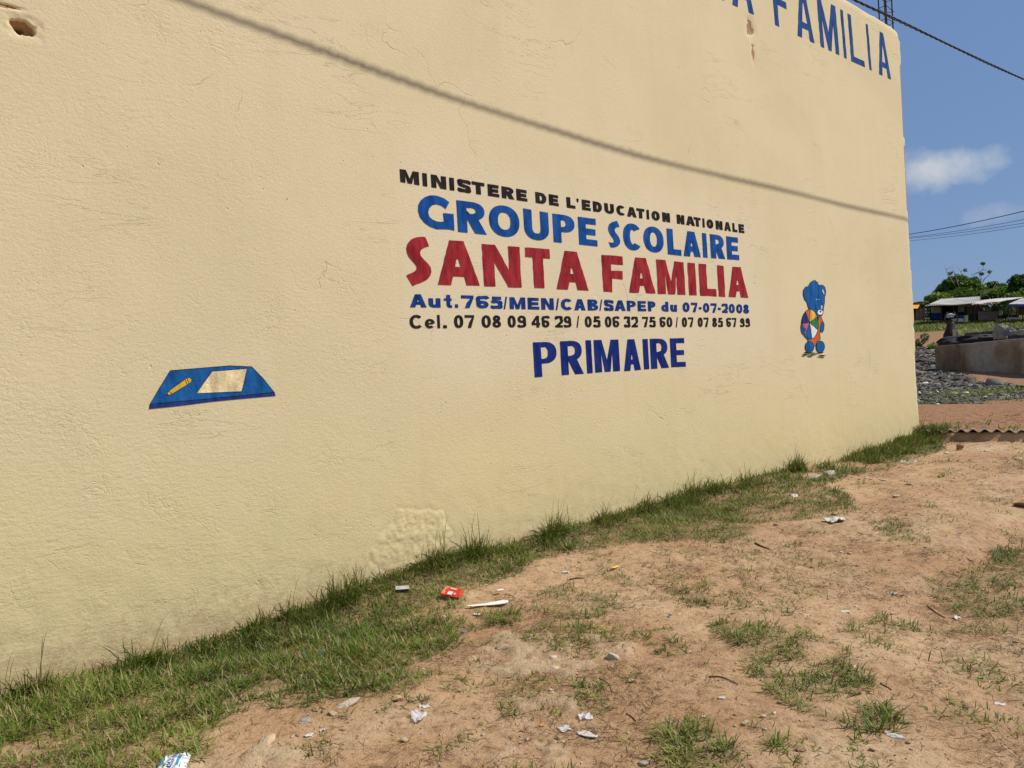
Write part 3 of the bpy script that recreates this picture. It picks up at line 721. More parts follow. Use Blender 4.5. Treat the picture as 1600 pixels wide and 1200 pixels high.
    if ch == '7': return [rect(0, 1-b, 1, 1), ('p', [[(1-a*.55-.02, 1-b*.8), (1, 1-b*.8), (.50+a*.42, .0), (.50-a*.62, 0), (.56-a*.3, .42)]])]
    if ch == '4': return [rect(.55, 0, .55+a, 1), rect(0, .20, 1, .20+b*.9), ('p', [[(0, .2+b*.7), (0, .2+b*1.15), (.55, 1), (.62, 1-b*.9), (a*.95, .2+b*.7)]])]
    if ch == '5': return [rect(.12, 1-b, .93, 1), ('p', [[(.12, 1-b), (.12+a*.9, 1-b), (a*.9+.04, .46), (.03, .46)]]),
                          st(catmull([(.10, .50), (.30, .60), (.55, .64-g*.5), (.85, .53), (1-h, .34), (.85, .13), (.5, g), (.18, .11), (h*.9, .25)], 5))]
    if ch == '2': return [st(catmull([(h, .70), (.16, .88), (.5, 1-g), (.84, .88), (1-h, .72), (.88, .52), (.55, .30), (.22, .10)], 5)), rect(0, 0, 1, b)]
    if ch == '3': return [st(catmull([(h, .76), (.2, .92), (.5, 1-g), (.84, .9), (1-h*1.2, .75), (.80, .58), (.45, .53)], 5)), st(catmull([(.45, .53), (.82, .46), (1-h, .28), (.84, .1), (.5, g), (.16, .10), (h*.9, .26)], 5))]
    if ch == '6': return [st(arc(.5, .31, .5-h, .31-g, 0, 360, 22), True), st(catmull([(h, .31), (h, .55), (.18, .84), (.52, 1-g), (.82, .9), (.93, .78)], 5))]
    if ch == '9': return [st(arc(.5, .69, .5-h, .31-g, 0, 360, 22), True), st(catmull([(1-h, .69), (1-h, .45), (.82, .16), (.48, g), (.18, .1), (.07, .22)], 5))]
    if ch == '8': return [st(arc(.5, .745, .44-h, .255-g, 0, 360, 18), True), st(arc(.5, .28, .5-h, .28-g, 0, 360, 20), True)]
    return []
def stroke(path, a, b, closed):
    P = [np.array(p, float) for p in path]; n = len(P); Lf, Rt = [], []
    for i in range(n):
        if closed: t = P[(i+1) % (n-1)]-P[(i-1) % (n-1)]
        else: t = P[min(i+1, n-1)]-P[max(i-1, 0)]
        nn = np.array([-t[1], t[0]]); nn = nn/(np.hypot(*nn)+1e-9)
        o = np.array([a*a*nn[0], b*b*nn[1]])/(2*math.sqrt((a*nn[0])**2+(b*nn[1])**2)+1e-9)
        Lf.append(P[i]+o); Rt.append(P[i]-o)
    return Lf, Rt
def text_line(chars, top, bot, stems, bar, m, name, label, lean=.057, wob=.25, extra=None):
    """chars: (character, x0, x1[, y scale]) in photo pixels; top/bot: polylines (x, y); stems: polyline (x, px)"""
    pt = Paint(); rs = random.Random(len(chars)*7+3)
    line = bpy.data.objects.new(name, None); COL.objects.link(line); line.parent = bld
    line.matrix_parent_inverse = bld.matrix_world.inverted(); tag(line, label)
    tx, ty = zip(*top); bx, by = zip(*bot); sx, sy = zip(*stems)
    for it in chars:
        ch, x0, x1 = it[:3]
        yt = np.interp((x0+x1)/2, tx, ty); yb = np.interp((x0+x1)/2, bx, by)
        slope_t = (np.interp(x1, tx, ty)-np.interp(x0, tx, ty))/max(x1-x0, 1); slope_b = (np.interp(x1, bx, by)-np.interp(x0, bx, by))/max(x1-x0, 1)
        if ch == '.': yt = yb-(yb-yt)*bar*1.15
        hgt = yb-yt; Ln = lean*hgt; w = (x1-x0)-Ln
        a = np.interp((x0+x1)/2, sx, sy)/w
        if ch in 'Il.|': a = 1
        a = min(a, .46)
        def mp(p):
            u, v = p
            x = x0+u*w+Ln*(1-v)
            yt_ = yt+slope_t*(u-.5)*w; yb_ = yb+slope_b*(u-.5)*w
            return (x+rs.uniform(-1, 1)*wob*.5, yb_+(yt_-yb_)*v+rs.uniform(-1, 1)*wob*.5)
        for g_ in glyph(ch, a, bar):
            if g_[0] == 'p':
                loops = []
                for lp in g_[1]:
                    # subdivide long edges so hand wobble shows
                    q = []
                    for i in range(len(lp)):
                        p0, p1 = lp[i], lp[(i+1) % len(lp)]; k = max(1, int(math.hypot((p1[0]-p0[0])*w, (p1[1]-p0[1])*hgt)/7))
                        q += [(p0[0]+(p1[0]-p0[0])*j/k, p0[1]+(p1[1]-p0[1])*j/k) for j in range(k)]
                    loops.append([mp(p) for p in q])
                pt.poly(loops)
            else:
                Lf, Rt = stroke(g_[1], g_[2], g_[3], g_[4])
                Lm = [mp(p) for p in Lf]; Rm = [mp(p) for p in Rt]
                if g_[4]: Lm[-1] = Lm[0]; Rm[-1] = Rm[0]
                pt.strip(Lm, Rm)
        if pt.F: pt.part('letter', m, line)
    for lp in (extra or []):
        pt.poly([lp]); pt.part('letter', m, line)
    return line
Z1 = lambda *q: [(600+x/5.333, 240+y/5.333) for x, y in q]
Z2 = lambda *q: [(880+x/5.333, 280+y/5.333) for x, y in q]
def cz(off, *q): return [(c, off+a/5.333, off+b/5.333) for c, a, b in q]

text_line(cz(600, ('M', 130, 295), ('I', 318, 362), ('N', 390, 522), ('I', 543, 588), ('S', 612, 725), ('T', 730, 842), ('E', 862, 962), ('R', 978, 1087), ('E', 1100, 1195), ('D', 1258, 1354), ('E', 1370, 1455))
          + cz(880, ('L', 22, 100), ("'", 106, 131), ('E', 150, 228), ('D', 243, 322), ('U', 338, 422), ('C', 438, 515), ('A', 525, 610), ('T', 606, 678), ('I', 690, 716), ('O', 732, 805), ('N', 822, 890), ('N', 942, 1010), ('A', 1018, 1098), ('T', 1085, 1147), ('I', 1157, 1179), ('O', 1192, 1252), ('N', 1268, 1330), ('A', 1338, 1400), ('L', 1408, 1452), ('E', 1460, 1510)),
          [(624, 263.8), (884, 307.6), (1047, 333.4), (1163, 351)], [(625, 284.2), (660, 290.5), (898, 326.3), (1047, 347.9), (1163, 364.6)],
          [(663, 8.2), (850, 6.5), (1012, 5.2), (1100, 4.6), (1160, 4.1)], .27, M_black, 'black_lettering', 'first line of the sign, small black capitals of the ministry')
text_line(cz(600, ('R', 603, 858), ('O', 868, 1135), ('U', 1158, 1378), ('P', 1400, 1593))
          + cz(880, ('E', 118, 284), ('C', 490, 650), ('O', 660, 840), ('L', 858, 985), ('A', 990, 1146), ('I', 1154, 1202), ('R', 1220, 1350), ('E', 1356, 1468)),
          [(713, 312.5), (787, 321), (817, 325), (862, 333.5), (902, 338.5), (985, 349), (1020, 354), (1060, 359), (1155, 371.5)],
          [(713, 362), (787, 369.8), (830, 374.5), (862, 378), (902, 382), (985, 391), (1020, 394.5), (1060, 399.5), (1155, 406.5)],
          [(717, 15.5), (823, 13), (905, 12), (1000, 10.5), (1100, 8.6), (1150, 8)], .225, M_blue, 'blue_lettering', 'second line of the sign, large blue letters with a round G',
          extra=[Z1((545, 405), (515, 462), (480, 435), (440, 422), (405, 428), (378, 455), (368, 490), (378, 525), (405, 550), (440, 565), (475, 568), (500, 565), (492, 495), (580, 503), (588, 642), (545, 632), (500, 630), (440, 630), (385, 610), (335, 575), (300, 530), (284, 480), (285, 430), (305, 390), (340, 362), (385, 347), (440, 350), (500, 372)),
                 Z2((445, 348), (466, 398), (440, 402), (425, 418), (428, 438), (445, 460), (462, 485), (472, 515), (468, 540), (450, 560), (420, 570), (393, 568), (375, 522), (398, 530), (415, 528), (420, 515), (412, 495), (390, 465), (375, 435), (370, 405), (380, 375), (405, 357))])
text_line(cz(600, ('A', 428, 800), ('N', 815, 1147), ('T', 1172, 1397), ('A', 1420, 1703))
          + cz(880, ('F', 315, 508), ('A', 530, 768), ('M', 772, 1018), ('I', 1033, 1110), ('L', 1125, 1278), ('I', 1280, 1350), ('A', 1362, 1540)),
          [(712, 376), (765, 382), (835, 387.5), (890, 392.5), (950, 399), (1002, 402.5), (1045, 407), (1078, 411), (1126, 414.8), (1152, 417)],
          [(695, 445), (790, 448.5), (844, 450.5), (890, 453), (949, 456), (1002, 458), (1045, 459.8), (1105, 462.5), (1160, 465)],
          [(765, 18.5), (845, 16), (946, 14.5), (1040, 13), (1126, 11.5)], .235, M_red, 'red_lettering', 'third and tallest line of the sign, brushed red capitals', wob=.8,
          extra=[Z1((185, 790), (195, 750), (225, 715), (270, 697), (320, 692), (345, 697), (365, 745), (375, 772), (340, 782), (310, 800), (300, 825), (305, 850), (330, 880), (370, 920), (390, 950), (395, 985), (385, 1020), (360, 1050), (310, 1075), (265, 1090), (240, 1105), (185, 1015), (215, 1000), (250, 985), (270, 965), (272, 945), (262, 925), (235, 895), (205, 860), (190, 825))])
text_line(cz(620, ('A', 106, 249), ('u', 262, 366), ('t', 390, 465), ('.', 484, 511), ('7', 535, 642), ('6', 660, 766), ('5', 782, 879), ('/', 886, 923), ('M', 938, 1073), ('E', 1088, 1187), ('N', 1200, 1307), ('/', 1318, 1353), ('C', 1363, 1462), ('A', 1473, 1570))
          + cz(900, ('B', 92, 183), ('/', 189, 219), ('S', 232, 311), ('A', 317, 413), ('P', 420, 498), ('E', 510, 584), ('P', 596, 662), ('d', 708, 770), ('u', 782, 841), ('0', 885, 946), ('7', 955, 1011), ('-', 1020, 1046), ('0', 1055, 1111), ('7', 1118, 1173), ('-', 1179, 1206), ('2', 1214, 1263), ('0', 1270, 1323), ('0', 1332, 1386), ('8', 1390, 1441)),
          [(640, 459.4), (724, 461.2), (796, 464.2), (917, 467.8), (1017, 470.8), (1066, 472.3), (1170, 475.8)], [(640, 480), (735, 481.3), (800, 482.8), (885, 484.6), (1017, 486.4), (1070, 487.4), (1170, 490)],
          [(660, 7.4), (800, 6.5), (917, 5.8), (1017, 5.0), (1100, 3.9), (1170, 3.5)], .25, M_dblue, 'dark_blue_lettering', 'authorisation line of the sign in dark blue', lean=.04)
text_line(cz(620, ('C', 105, 215), ('e', 232, 318), ('l', 335, 361), ('.', 386, 418), ('0', 475, 556), ('7', 565, 648), ('0', 705, 786), ('8', 795, 870), ('0', 922, 993), ('9', 1005, 1078), ('4', 1121, 1195), ('6', 1205, 1271), ('2', 1315, 1381), ('9', 1388, 1451), ('/', 1491, 1519))
          + cz(900, ('0', 68, 129), ('5', 140, 201), ('0', 237, 295), ('6', 302, 360), ('3', 398, 451), ('2', 460, 515), ('7', 548, 601), ('5', 608, 662), ('6', 695, 745), ('0', 752, 803), ('/', 827, 851), ('0', 880, 926), ('7', 932, 979), ('0', 1012, 1056), ('7', 1061, 1105), ('8', 1132, 1175), ('5', 1182, 1222), ('6', 1250, 1291), ('7', 1297, 1336), ('9', 1365, 1403), ('9', 1410, 1448)),
          [(640, 491.8), (780, 492.6), (865, 493.6), (970, 494.4), (1170, 497)], [(640, 513.6), (705, 512.6), (780, 511.8), (970, 511.4), (1170, 510.8)],
          [(660, 5.3), (780, 4.7), (920, 4.1), (1050, 3.4), (1165, 2.9)], .20, M_black, 'phone_number_lettering', 'line of black telephone numbers on the sign', lean=.04)
text_line(cz(620, ('P', 1133, 1340), ('R', 1357, 1556)) + cz(900, ('I', 75, 137), ('M', 143, 366), ('A', 385, 541), ('I', 552, 610), ('R', 612, 776), ('E', 780, 916)),
          [(833, 535), (876, 533.2), (915, 531.7), (1069, 528.2)], [(835, 589.6), (880, 586), (918, 583.4), (945, 581), (980, 579.5), (1008, 577), (1060, 573.2)],
          [(838, 12), (918, 11), (1008, 10.2), (1060, 9.4)], .17, M_navy, 'navy_lettering', 'last word of the sign in bold navy capitals')
c5 = lambda *q: [(c, 1120+a/5, 1120+b/5) for c, a, b in q]
def fyt(x): return 13+(x-1313)*.565
def fyb(x): return 39.6+(x-1209)*.472
xsn = (800, 1209, 1313, 1395)
text_line([('S', 1015, 1046), ('A', 1049, 1086), ('N', 1089, 1113), ('T', 1110, 1138), ('A', 1137, 1178)] + c5(('F', 420, 565), ('A', 598, 763), ('M', 778, 957), ('I', 962, 1015), ('L', 1020, 1156), ('I', 1161, 1209), ('A', 1237, 1360)),
          [(x, fyt(x)) for x in xsn], [(x, fyb(x)) for x in xsn],
          [(1080, 8), (1208, 6.6), (1318, 5.4), (1357, 4.6), (1390, 4.4)], .13, M_topblue, 'top_blue_lettering', 'tall thin blue capitals along the top edge of the wall', lean=.085, wob=.5)

# painted school desk with a sheet of paper and a yellow pencil (wall painting)
M_pblue = stucco_mat('mural_blue', (.008, .09, .28)); M_pnavy = stucco_mat('mural_navy', (.012, .035, .16)); M_pyel = stucco_mat('mural_yellow', (.62, .40, .05))
M_pcream = stucco_mat('mural_cream', (.74, .60, .34)); M_porange = stucco_mat('mural_orange', (.50, .12, .03)); M_pwhite = stucco_mat('mural_white', (.78, .76, .72))
M_pgreen = stucco_mat('mural_green', (.03, .17, .07)); M_ppink = stucco_mat('mural_pink', (.52, .10, .13)); M_pline = stucco_mat('mural_outline', (.012, .012, .016))
M_bearb = stucco_mat('bear_blue', (.008, .09, .28)); M_moss = stucco_mat('mural_ground_green', (.12, .15, .08))
def outline(pt, pts, wpx, m, closed=True, conv=None):
    path = [conv(*p) for p in pts] if conv else pts
    if closed: path = path+[path[0]]
    n = len(path); Lf, Rt = [], []
    for i in range(n):
        if closed: a_, b_ = path[(i-1) % (n-1)], path[(i+1) % (n-1)]
        else: a_, b_ = path[max(i-1, 0)], path[min(i+1, n-1)]
        t = np.array(b_)-np.array(a_); nn = np.array([-t[1], t[0]]); nn = nn/(np.hypot(*nn)+1e-9)*wpx/2
        Lf.append(tuple(np.array(path[i])+nn)); Rt.append(tuple(np.array(path[i])-nn))
    pt.strip(Lf, Rt, m)
Z8 = lambda x, y: (210+x/4.1375, 370+y/4.1375)
desk = Paint(); Kd = dict(conv=Z8)
top = [(232, 865), (420, 850), (612, 834), (757, 840), (830, 915), (905, 1005), (500, 1045), (100, 1082), (165, 975)]
front = [(100, 1082), (500, 1045), (905, 1005), (913, 1028), (640, 1052), (500, 1066), (300, 1092), (95, 1113)]
desk.poly([[Z8(*p) for p in top]], 0); desk.poly([[Z8(*p) for p in front]], 1)
paper = [(503, 869), (600, 862), (726, 852), (712, 925), (692, 1000), (540, 1007), (403, 1013), (450, 940)]
desk.poly([[Z8(*p) for p in paper]], 3)
pencil = [(207, 1026), (222, 997), (335, 915), (355, 909), (370, 922), (368, 938), (352, 950), (240, 1018)]
desk.poly([[Z8(*p) for p in pencil]], 2)
outline(desk, top, 1.1, 4, **Kd); outline(desk, paper, 1.0, 4, **Kd); outline(desk, pencil, .9, 4, **Kd)
outline(desk, [(327, 922), (340, 958)], .9, 4, closed=False, **Kd); outline(desk, [(338, 914), (352, 950)], .9, 4, closed=False, **Kd); outline(desk, [(222, 997), (242, 1016)], .9, 4, closed=False, **Kd)
desk.poly([[Z8(*p) for p in [(205, 1028), (212, 1014), (224, 1024)]]], 4)
desk.build('painted_desk', [M_pblue, M_pnavy, M_pyel, M_pcream, M_pline], 'wall painting of a blue desk top with cream paper and yellow pencil')

Z5 = lambda x, y: (1220+x/7.5, 420+y/7.5)
bear = Paint(); Kb = dict(conv=Z5)
BM = [M_bearb, M_pcream, M_pwhite, M_pline, M_porange, M_pyel, M_pgreen, M_ppink, M_pnavy, M_moss]
def bp(pts, m, ol=.75):
    bear.poly([[Z5(*p) for p in pts]], m)
    if ol: outline(bear, pts, ol, 3, **Kb)
def el(cx, cy, rx, ry, n=22, a0=0, a1=360): return [(cx+rx*math.cos(math.radians(a0+(a1-a0)*k/n)), cy+ry*math.sin(math.radians(a0+(a1-a0)*k/n))) for k in range(n if a1-a0 == 360 else n+1)]
rs = random.Random(4)
for k in range(16):
    x = 225+rs.random()*230; y = 975+rs.random()*75; w_ = 40+rs.random()*60
    x = min(x, 540-w_); bear.poly([[Z5(x, y), Z5(x+w_*.4, y-9), Z5(x+w_, y-3), Z5(x+w_*.6, y+9)]], 9 if rs.random() < .6 else 3)
bp([(440, 560), (462, 548), (478, 585), (486, 650), (455, 680), (452, 745), (460, 825), (418, 860), (400, 905), (375, 905), (345, 868), (310, 838), (312, 812), (425, 700)], 4)
bp([(488, 608), (505, 650), (500, 718), (482, 747), (460, 737), (452, 700), (470, 640)], 0)
head = [(330, 190), (345, 160), (375, 140), (405, 135), (410, 150), (435, 158), (430, 178), (450, 192), (490, 192), (515, 215), (525, 260), (522, 305), (512, 325), (510, 400), (500, 450), (490, 520), (478, 548), (455, 545), (440, 580), (415, 560), (395, 520), (370, 500), (330, 480), (315, 440), (300, 385), (275, 360), (258, 300), (262, 250), (285, 215), (315, 207)]
bp(head, 0)
bp([(300, 255), (322, 258), (318, 310), (308, 345), (290, 335), (285, 290)], 1, .5); bp([(480, 245), (492, 240), (505, 270), (510, 305), (498, 295), (487, 270)], 1, .5)
bp(el(457, 510, 32, 31), 2, .6); bp([(445, 492), (475, 492), (461, 520)], 3, 0)
bp(el(476, 438, 11, 9, 10), 2, .3); bp(el(475, 460, 12, 8, 10), 2, .3); bp(el(407, 465, 9, 6, 8), 3, 0); bp(el(412, 361, 6, 5, 6), 2, 0); bp(el(442, 359, 6, 5, 6), 2, 0)
cx, cy = 331, 630
E_ = lambda a: (336+98*math.cos(math.radians(a)), 651+176*math.sin(math.radians(a)))
secs = [(-122, -92, 4), (-92, -88, 4), (-88, -30, 5), (-30, 22, 6), (22, 74, 2), (74, 128, 0), (128, 182, 7), (182, 238, 8)]
for a0, a1, m_ in secs:
    bear.poly([[Z5(*p) for p in [(cx, cy)]+[E_(a0+(a1-a0)*k/8) for k in range(9)]]], m_)
for a0 in (-122, -88, -30, 22, 74, 128, 182): outline(bear, [(cx, cy), E_(a0)], .7, 3, closed=False, **Kb)
outline(bear, [E_(a) for a in range(0, 360, 12)], .8, 3, **Kb)
bp([(230, 658), (250, 652), (262, 688), (285, 698), (290, 722), (276, 742), (277, 768), (255, 768), (236, 735)], 0, .6)
bp(el(332, 915, 51, 68), 0); bp(el(458, 913, 49, 68), 0)
bear.build('painted_bear', BM, 'wall painting of a blue toy bear holding a striped ball')

# ------------------------------------------------------------------ twisted service cable and its shadow
M_cable = simple('black_cable_sheath', (.02, .02, .024), .6, .2, 20)
shp = [(290, 0), (400, 43), (500, 80), (600, 115), (800, 183), (1000, 245), (1200, 297), (1418, 343)]
A_, B_ = [wall_pt(*wall_hit(*p)) for p in ((600, 115), (1400, 339))]
nb_ = np.cross(B_-A_, SUN); ra, rb = pray(1360, 0), pray(1600, 125)
pA = CAM+ra*(nb_@(A_-CAM)/(nb_@ra)); pB = CAM+rb*(nb_@(A_-CAM)/(nb_@rb))
hd = (pB-pA)[:2]; hd /= np.hypot(*hd); pn = np.array([-hd[1], hd[0], 0])     # vertical plane that holds the cable
cp = []
for p in shp:
    q = wall_pt(*wall_hit(*p)); t = ((pA-q)@pn)/(SUN@pn); c_ = q+SUN*t; cp.append(((c_[:2]-pA[:2])@hd, c_[2]))
for px, py in ((1380, 11.5), (1420, 33), (1480, 65), (1540, 97), (1600, 124)):
    v = pray(px, py); t = ((pA-CAM)@pn)/(v@pn); c_ = CAM+v*t; cp.append(((c_[:2]-pA[:2])@hd, c_[2]))
cp = np.array(cp); KN = np.array([(-14, 6.35), (-9, 6.02), (-6.66, 5.90), (-5.07, 5.81), (-3.65, 5.77), (-1.76, 5.75), (.6, 5.845), (2.2, 5.90), (3.7, 5.95), (5.4, 6.03), (9, 6.22), (20, 6.9)])
def sag(u): return .5*np.interp(u, KN[:, 0], KN[:, 1])+.25*np.interp(u-.5, KN[:, 0], KN[:, 1])+.25*np.interp(u+.5, KN[:, 0], KN[:, 1])
lo_, hi_ = cp[:, 0].min()-9, cp[:, 0].max()+14
cabl = empty('twisted_cable', (pA[0], pA[1], float(sag(0))))
tag(cabl, 'black twisted overhead cable crossing the sky and throwing a shadow on the wall', 'cable')
bpy.context.view_layer.update()
us = np.arange(lo_, hi_, .06)
for k in range(3):
    bm = bmesh.new(); pts = []
    for u_ in us:
        ph = 2*math.pi*u_/.46+k*2.094+.5*math.sin(u_*1.3); r = .0098+.002*math.sin(u_*2.1)
        c_ = np.array([pA[0]+hd[0]*u_, pA[1]+hd[1]*u_, float(sag(u_))])+pn*r*math.cos(ph)+np.array([0, 0, r*math.sin(ph)])
        pts.append(c_-np.array(cabl.location))
    tube(bm, pts, .0070, 8); o = bmobj('strand', bm, M_cable, cabl, True)

M_wire = simple('dull_wire', (.03, .03, .035), .6, .1, 20)
for k, (ya, yb, lab) in enumerate(((366.5, 330, 'thickest and highest of the thin wires low in the sky beside the wall corner'), (371, 343, 'second of the thin wires from the top'),
                             (372.5, 348.5, 'third thin wire from the top, close under the second'), (376.5, 353, 'lowest of the thin wires in the sky beside the corner'))):
    a_ = at_depth(1418, ya, 60); b_ = at_depth(1600, yb, 46); d = b_-a_
    w_ = empty('overhead_wire', tuple(a_)); tag(w_, lab, 'wire', 'thin overhead wires beyond the wall')
    bm = bmesh.new(); pts = [(d*t+np.array([0, 0, .35*((t-.5)**2-.25)])) for t in np.linspace(-1.2, 2.2, 24)]
    tube(bm, pts, (.026, .014, .014, .012)[k], 5); bmobj('conductor', bm, M_wire, w_, True)

# ------------------------------------------------------------------ grass and litter
def blades(n_, x, y, ln, wd, tilt, bendv, az=None, curl=None, z0=-.004, zz=None):
    """ribbon blades with three joints"""
    az = rng.uniform(0, 2*np.pi, n_) if az is None else az
    z = (H(x, y) if zz is None else zz)+z0
    hx, hy = np.cos(az), np.sin(az)
    px_, py_ = -hy, hx
    ts = [0, .38, .72, 1.0]; V = []
    ang = tilt
    cx_, cy_, cz_ = x.copy(), y.copy(), z.copy()
    prev = 0
    pos = [(cx_.copy(), cy_.copy(), cz_.copy())]
    for k in range(1, 4):
        dl = (ts[k]-ts[k-1])*ln
        cx_ = cx_+hx*np.sin(ang)*dl; cy_ = cy_+hy*np.sin(ang)*dl; cz_ = cz_+np.cos(ang)*dl
        pos.append((cx_.copy(), cy_.copy(), cz_.copy())); ang = ang+bendv
    gzv = z-z0
    ws = [.8, 1, .75]
    verts = []
    for k in range(3):
        X_, Y_, Z_ = pos[k]
        if k: Z_ = np.maximum(Z_, gzv+.002*k)
        verts.append(np.stack([X_-px_*wd*ws[k]/2, Y_-py_*wd*ws[k]/2, Z_], -1)); verts.append(np.stack([X_+px_*wd*ws[k]/2, Y_+py_*wd*ws[k]/2, Z_], -1))
    verts.append(np.stack([pos[3][0], pos[3][1], np.maximum(pos[3][2], gzv+.002)], -1))
    V = np.stack(verts, 1)
    b0 = np.arange(n_)*7
    quads = np.concatenate([np.stack([b0, b0+1, b0+3, b0+2], -1), np.stack([b0+2, b0+3, b0+5, b0+4], -1)])
    tris = np.stack([b0+4, b0+5, b0+6], -1)
    return V.reshape(-1, 3), quads, tris
def grass_mat(name, stops, trans=.25):
    m, n, l, b = mat(name, .55, .25)
    a = n.new('ShaderNodeAttribute'); a.attribute_name = 'tint'
    c = ramp(n, l, a.outputs['Fac'], stops)
    l.new(c, b.inputs['Base Color'])
    tr = n.new('ShaderNodeBsdfTranslucent'); l.new(c, tr.inputs[0])
    mx = n.new('ShaderNodeMixShader'); mx.inputs[0].default_value = trans
    out = n['Material Output']; l.new(b.outputs[0], mx.inputs[1]); l.new(tr.outputs[0], mx.inputs[2]); l.new(mx.outputs[0], out.inputs[0])
    return m
M_grass = grass_mat('grass_blades', [(0, (.06, .105, .012)), (.3, (.115, .170, .020)), (.55, (.20, .245, .038)), (.78, (.33, .32, .085)), (.88, (.40, .30, .15)), (1, (.24, .15, .085))])
M_straw = grass_mat('dead_stems', [(0, (.07, .036, .018)), (.5, (.15, .085, .042)), (.8, (.25, .16, .08)), (1, (.42, .32, .19))], .05)
def scatter(nc, x0, x1, y0, y1, dens, seedshift=0):
    x = rng.uniform(x0, x1, nc); y = rng.uniform(y0, y1, nc)
    d = dens(x, y); k = rng.uniform(0, 1, nc) < d
    return x[k], y[k], d[k]
def build_blades(parts, name, mt, **kw):
    V = []; Q = []; T = []; ti = []; off = 0
    for v_, q_, t_, tn in parts:
        V.append(v_); Q.append(q_+off); T.append(t_+off); ti.append(np.repeat(tn, 7)); off += len(v_)
    o = npmesh(name, np.concatenate(V), [np.concatenate(Q), np.concatenate(T)], mt, smooth=True, col={'tint': np.concatenate(ti)})
    return o
def inview(x, y, pad=.12):
    r = x/np.maximum(y, .1); return (y > 2.2) & (np.abs(r) < .667+pad+.25/np.maximum(y, .5))
parts = []
def dn(x, y): return grass_density(x, y)*inview(x, y, .3)
# tufts: clusters share a root so the turf clumps
for (y0, y1, x0, x1, ncl, per, ln, wd_) in ((2.3, 5.2, -4.5, 4.5, 38000, 7, .090, .0058), (5.2, 8.5, -5, 7, 46000, 6, .070, .0062), (8.5, 15, -4, 12, 42000, 5, .085, .0105)):
    x, y, d = scatter(ncl, x0, x1, y0, y1, dn)
    x = np.repeat(x, per); y = np.repeat(y, per); dd = np.repeat(d, per); n_ = len(x)
    clump_t = np.repeat(rng.uniform(0, 1, n_//per), per)
    x = x+rng.normal(0, .012+.002*y0, n_); y = y+rng.normal(0, .012+.002*y0, n_)
    wq_ = (x-WO[0])*WN[0]+(y-WO[1])*WN[1]; big = (.35+1.2*fbm(x*3.3, y*3.3, 131, 3))*(1+.35*np.exp(-(wq_/.4)**2))
    L_ = ln*rng.uniform(.5, 1.35, n_)*(.55+.6*dd)*big
    v_, q_, t_ = blades(n_, x, y, L_, wd_*rng.uniform(.7, 1.3, n_), rng.uniform(.45, 1.5, n_), rng.uniform(-.1, .5, n_))
    tint = -.16+.75*fbm(x*2.3, y*2.3, 132, 3)+.30*clump_t*rng.uniform(.4, 1, n_)+.16*rng.uniform(-1, 1, n_)+.12*(1-dd)
    dead = rng.uniform(0, 1, n_) < .20; tint = np.where(dead, rng.uniform(.82, 1, n_), tint)
    parts.append((v_, q_, t_, np.clip(tint, 0, 1)))
turf = build_blades(parts, 'grass', M_grass); tag(turf, 'short green and straw coloured turf creeping over the sandy yard', 'grass', kind='stuff')
# taller tussocks leaning on the wall foot
parts = []
tus = []
for s_ in np.arange(-2, 13.7, .085):
    if 10.05 < s_ < 10.75: continue
    a_ = fbm(np.array(s_*1.15), np.array(0.), 141, 2)
    if random.random() < .85+1.2*max(0, a_-.35): tus.append((s_+random.uniform(-.05, .05), random.uniform(.02, .28), .40+1.1*a_))
for (px, py, k) in ((540, 905, 1.9), (510, 925, 1.6), (740, 850, 1.7), (725, 860, 1.5), (850, 825, 1.7), (870, 822, 1.4), (385, 965, 1.5), (210, 1020, 1.6), (245, 1030, 1.3), (55, 1060, 1.8), (25, 1075, 1.3), (1000, 795, 1.4), (1075, 775, 1.6), (1105, 772, 1.4), (1240, 742, 1.7), (930, 810, 1.2), (680, 880, 1.5), (660, 895, 1.3), (450, 950, 1.3), (1230, 748, 1.4)):
    s_, z_ = wall_hit(px, py)
    for j in range(5): tus.append((s_+random.gauss(0, .05), abs(random.gauss(.05, .05)), k*random.uniform(.7, 1)))
for s_ in np.arange(10.8, 14.1, .03): tus.append((s_, random.uniform(-.0, .5) if s_ > 13.6 else random.uniform(0.01, .5), random.uniform(.6, 1.25)))
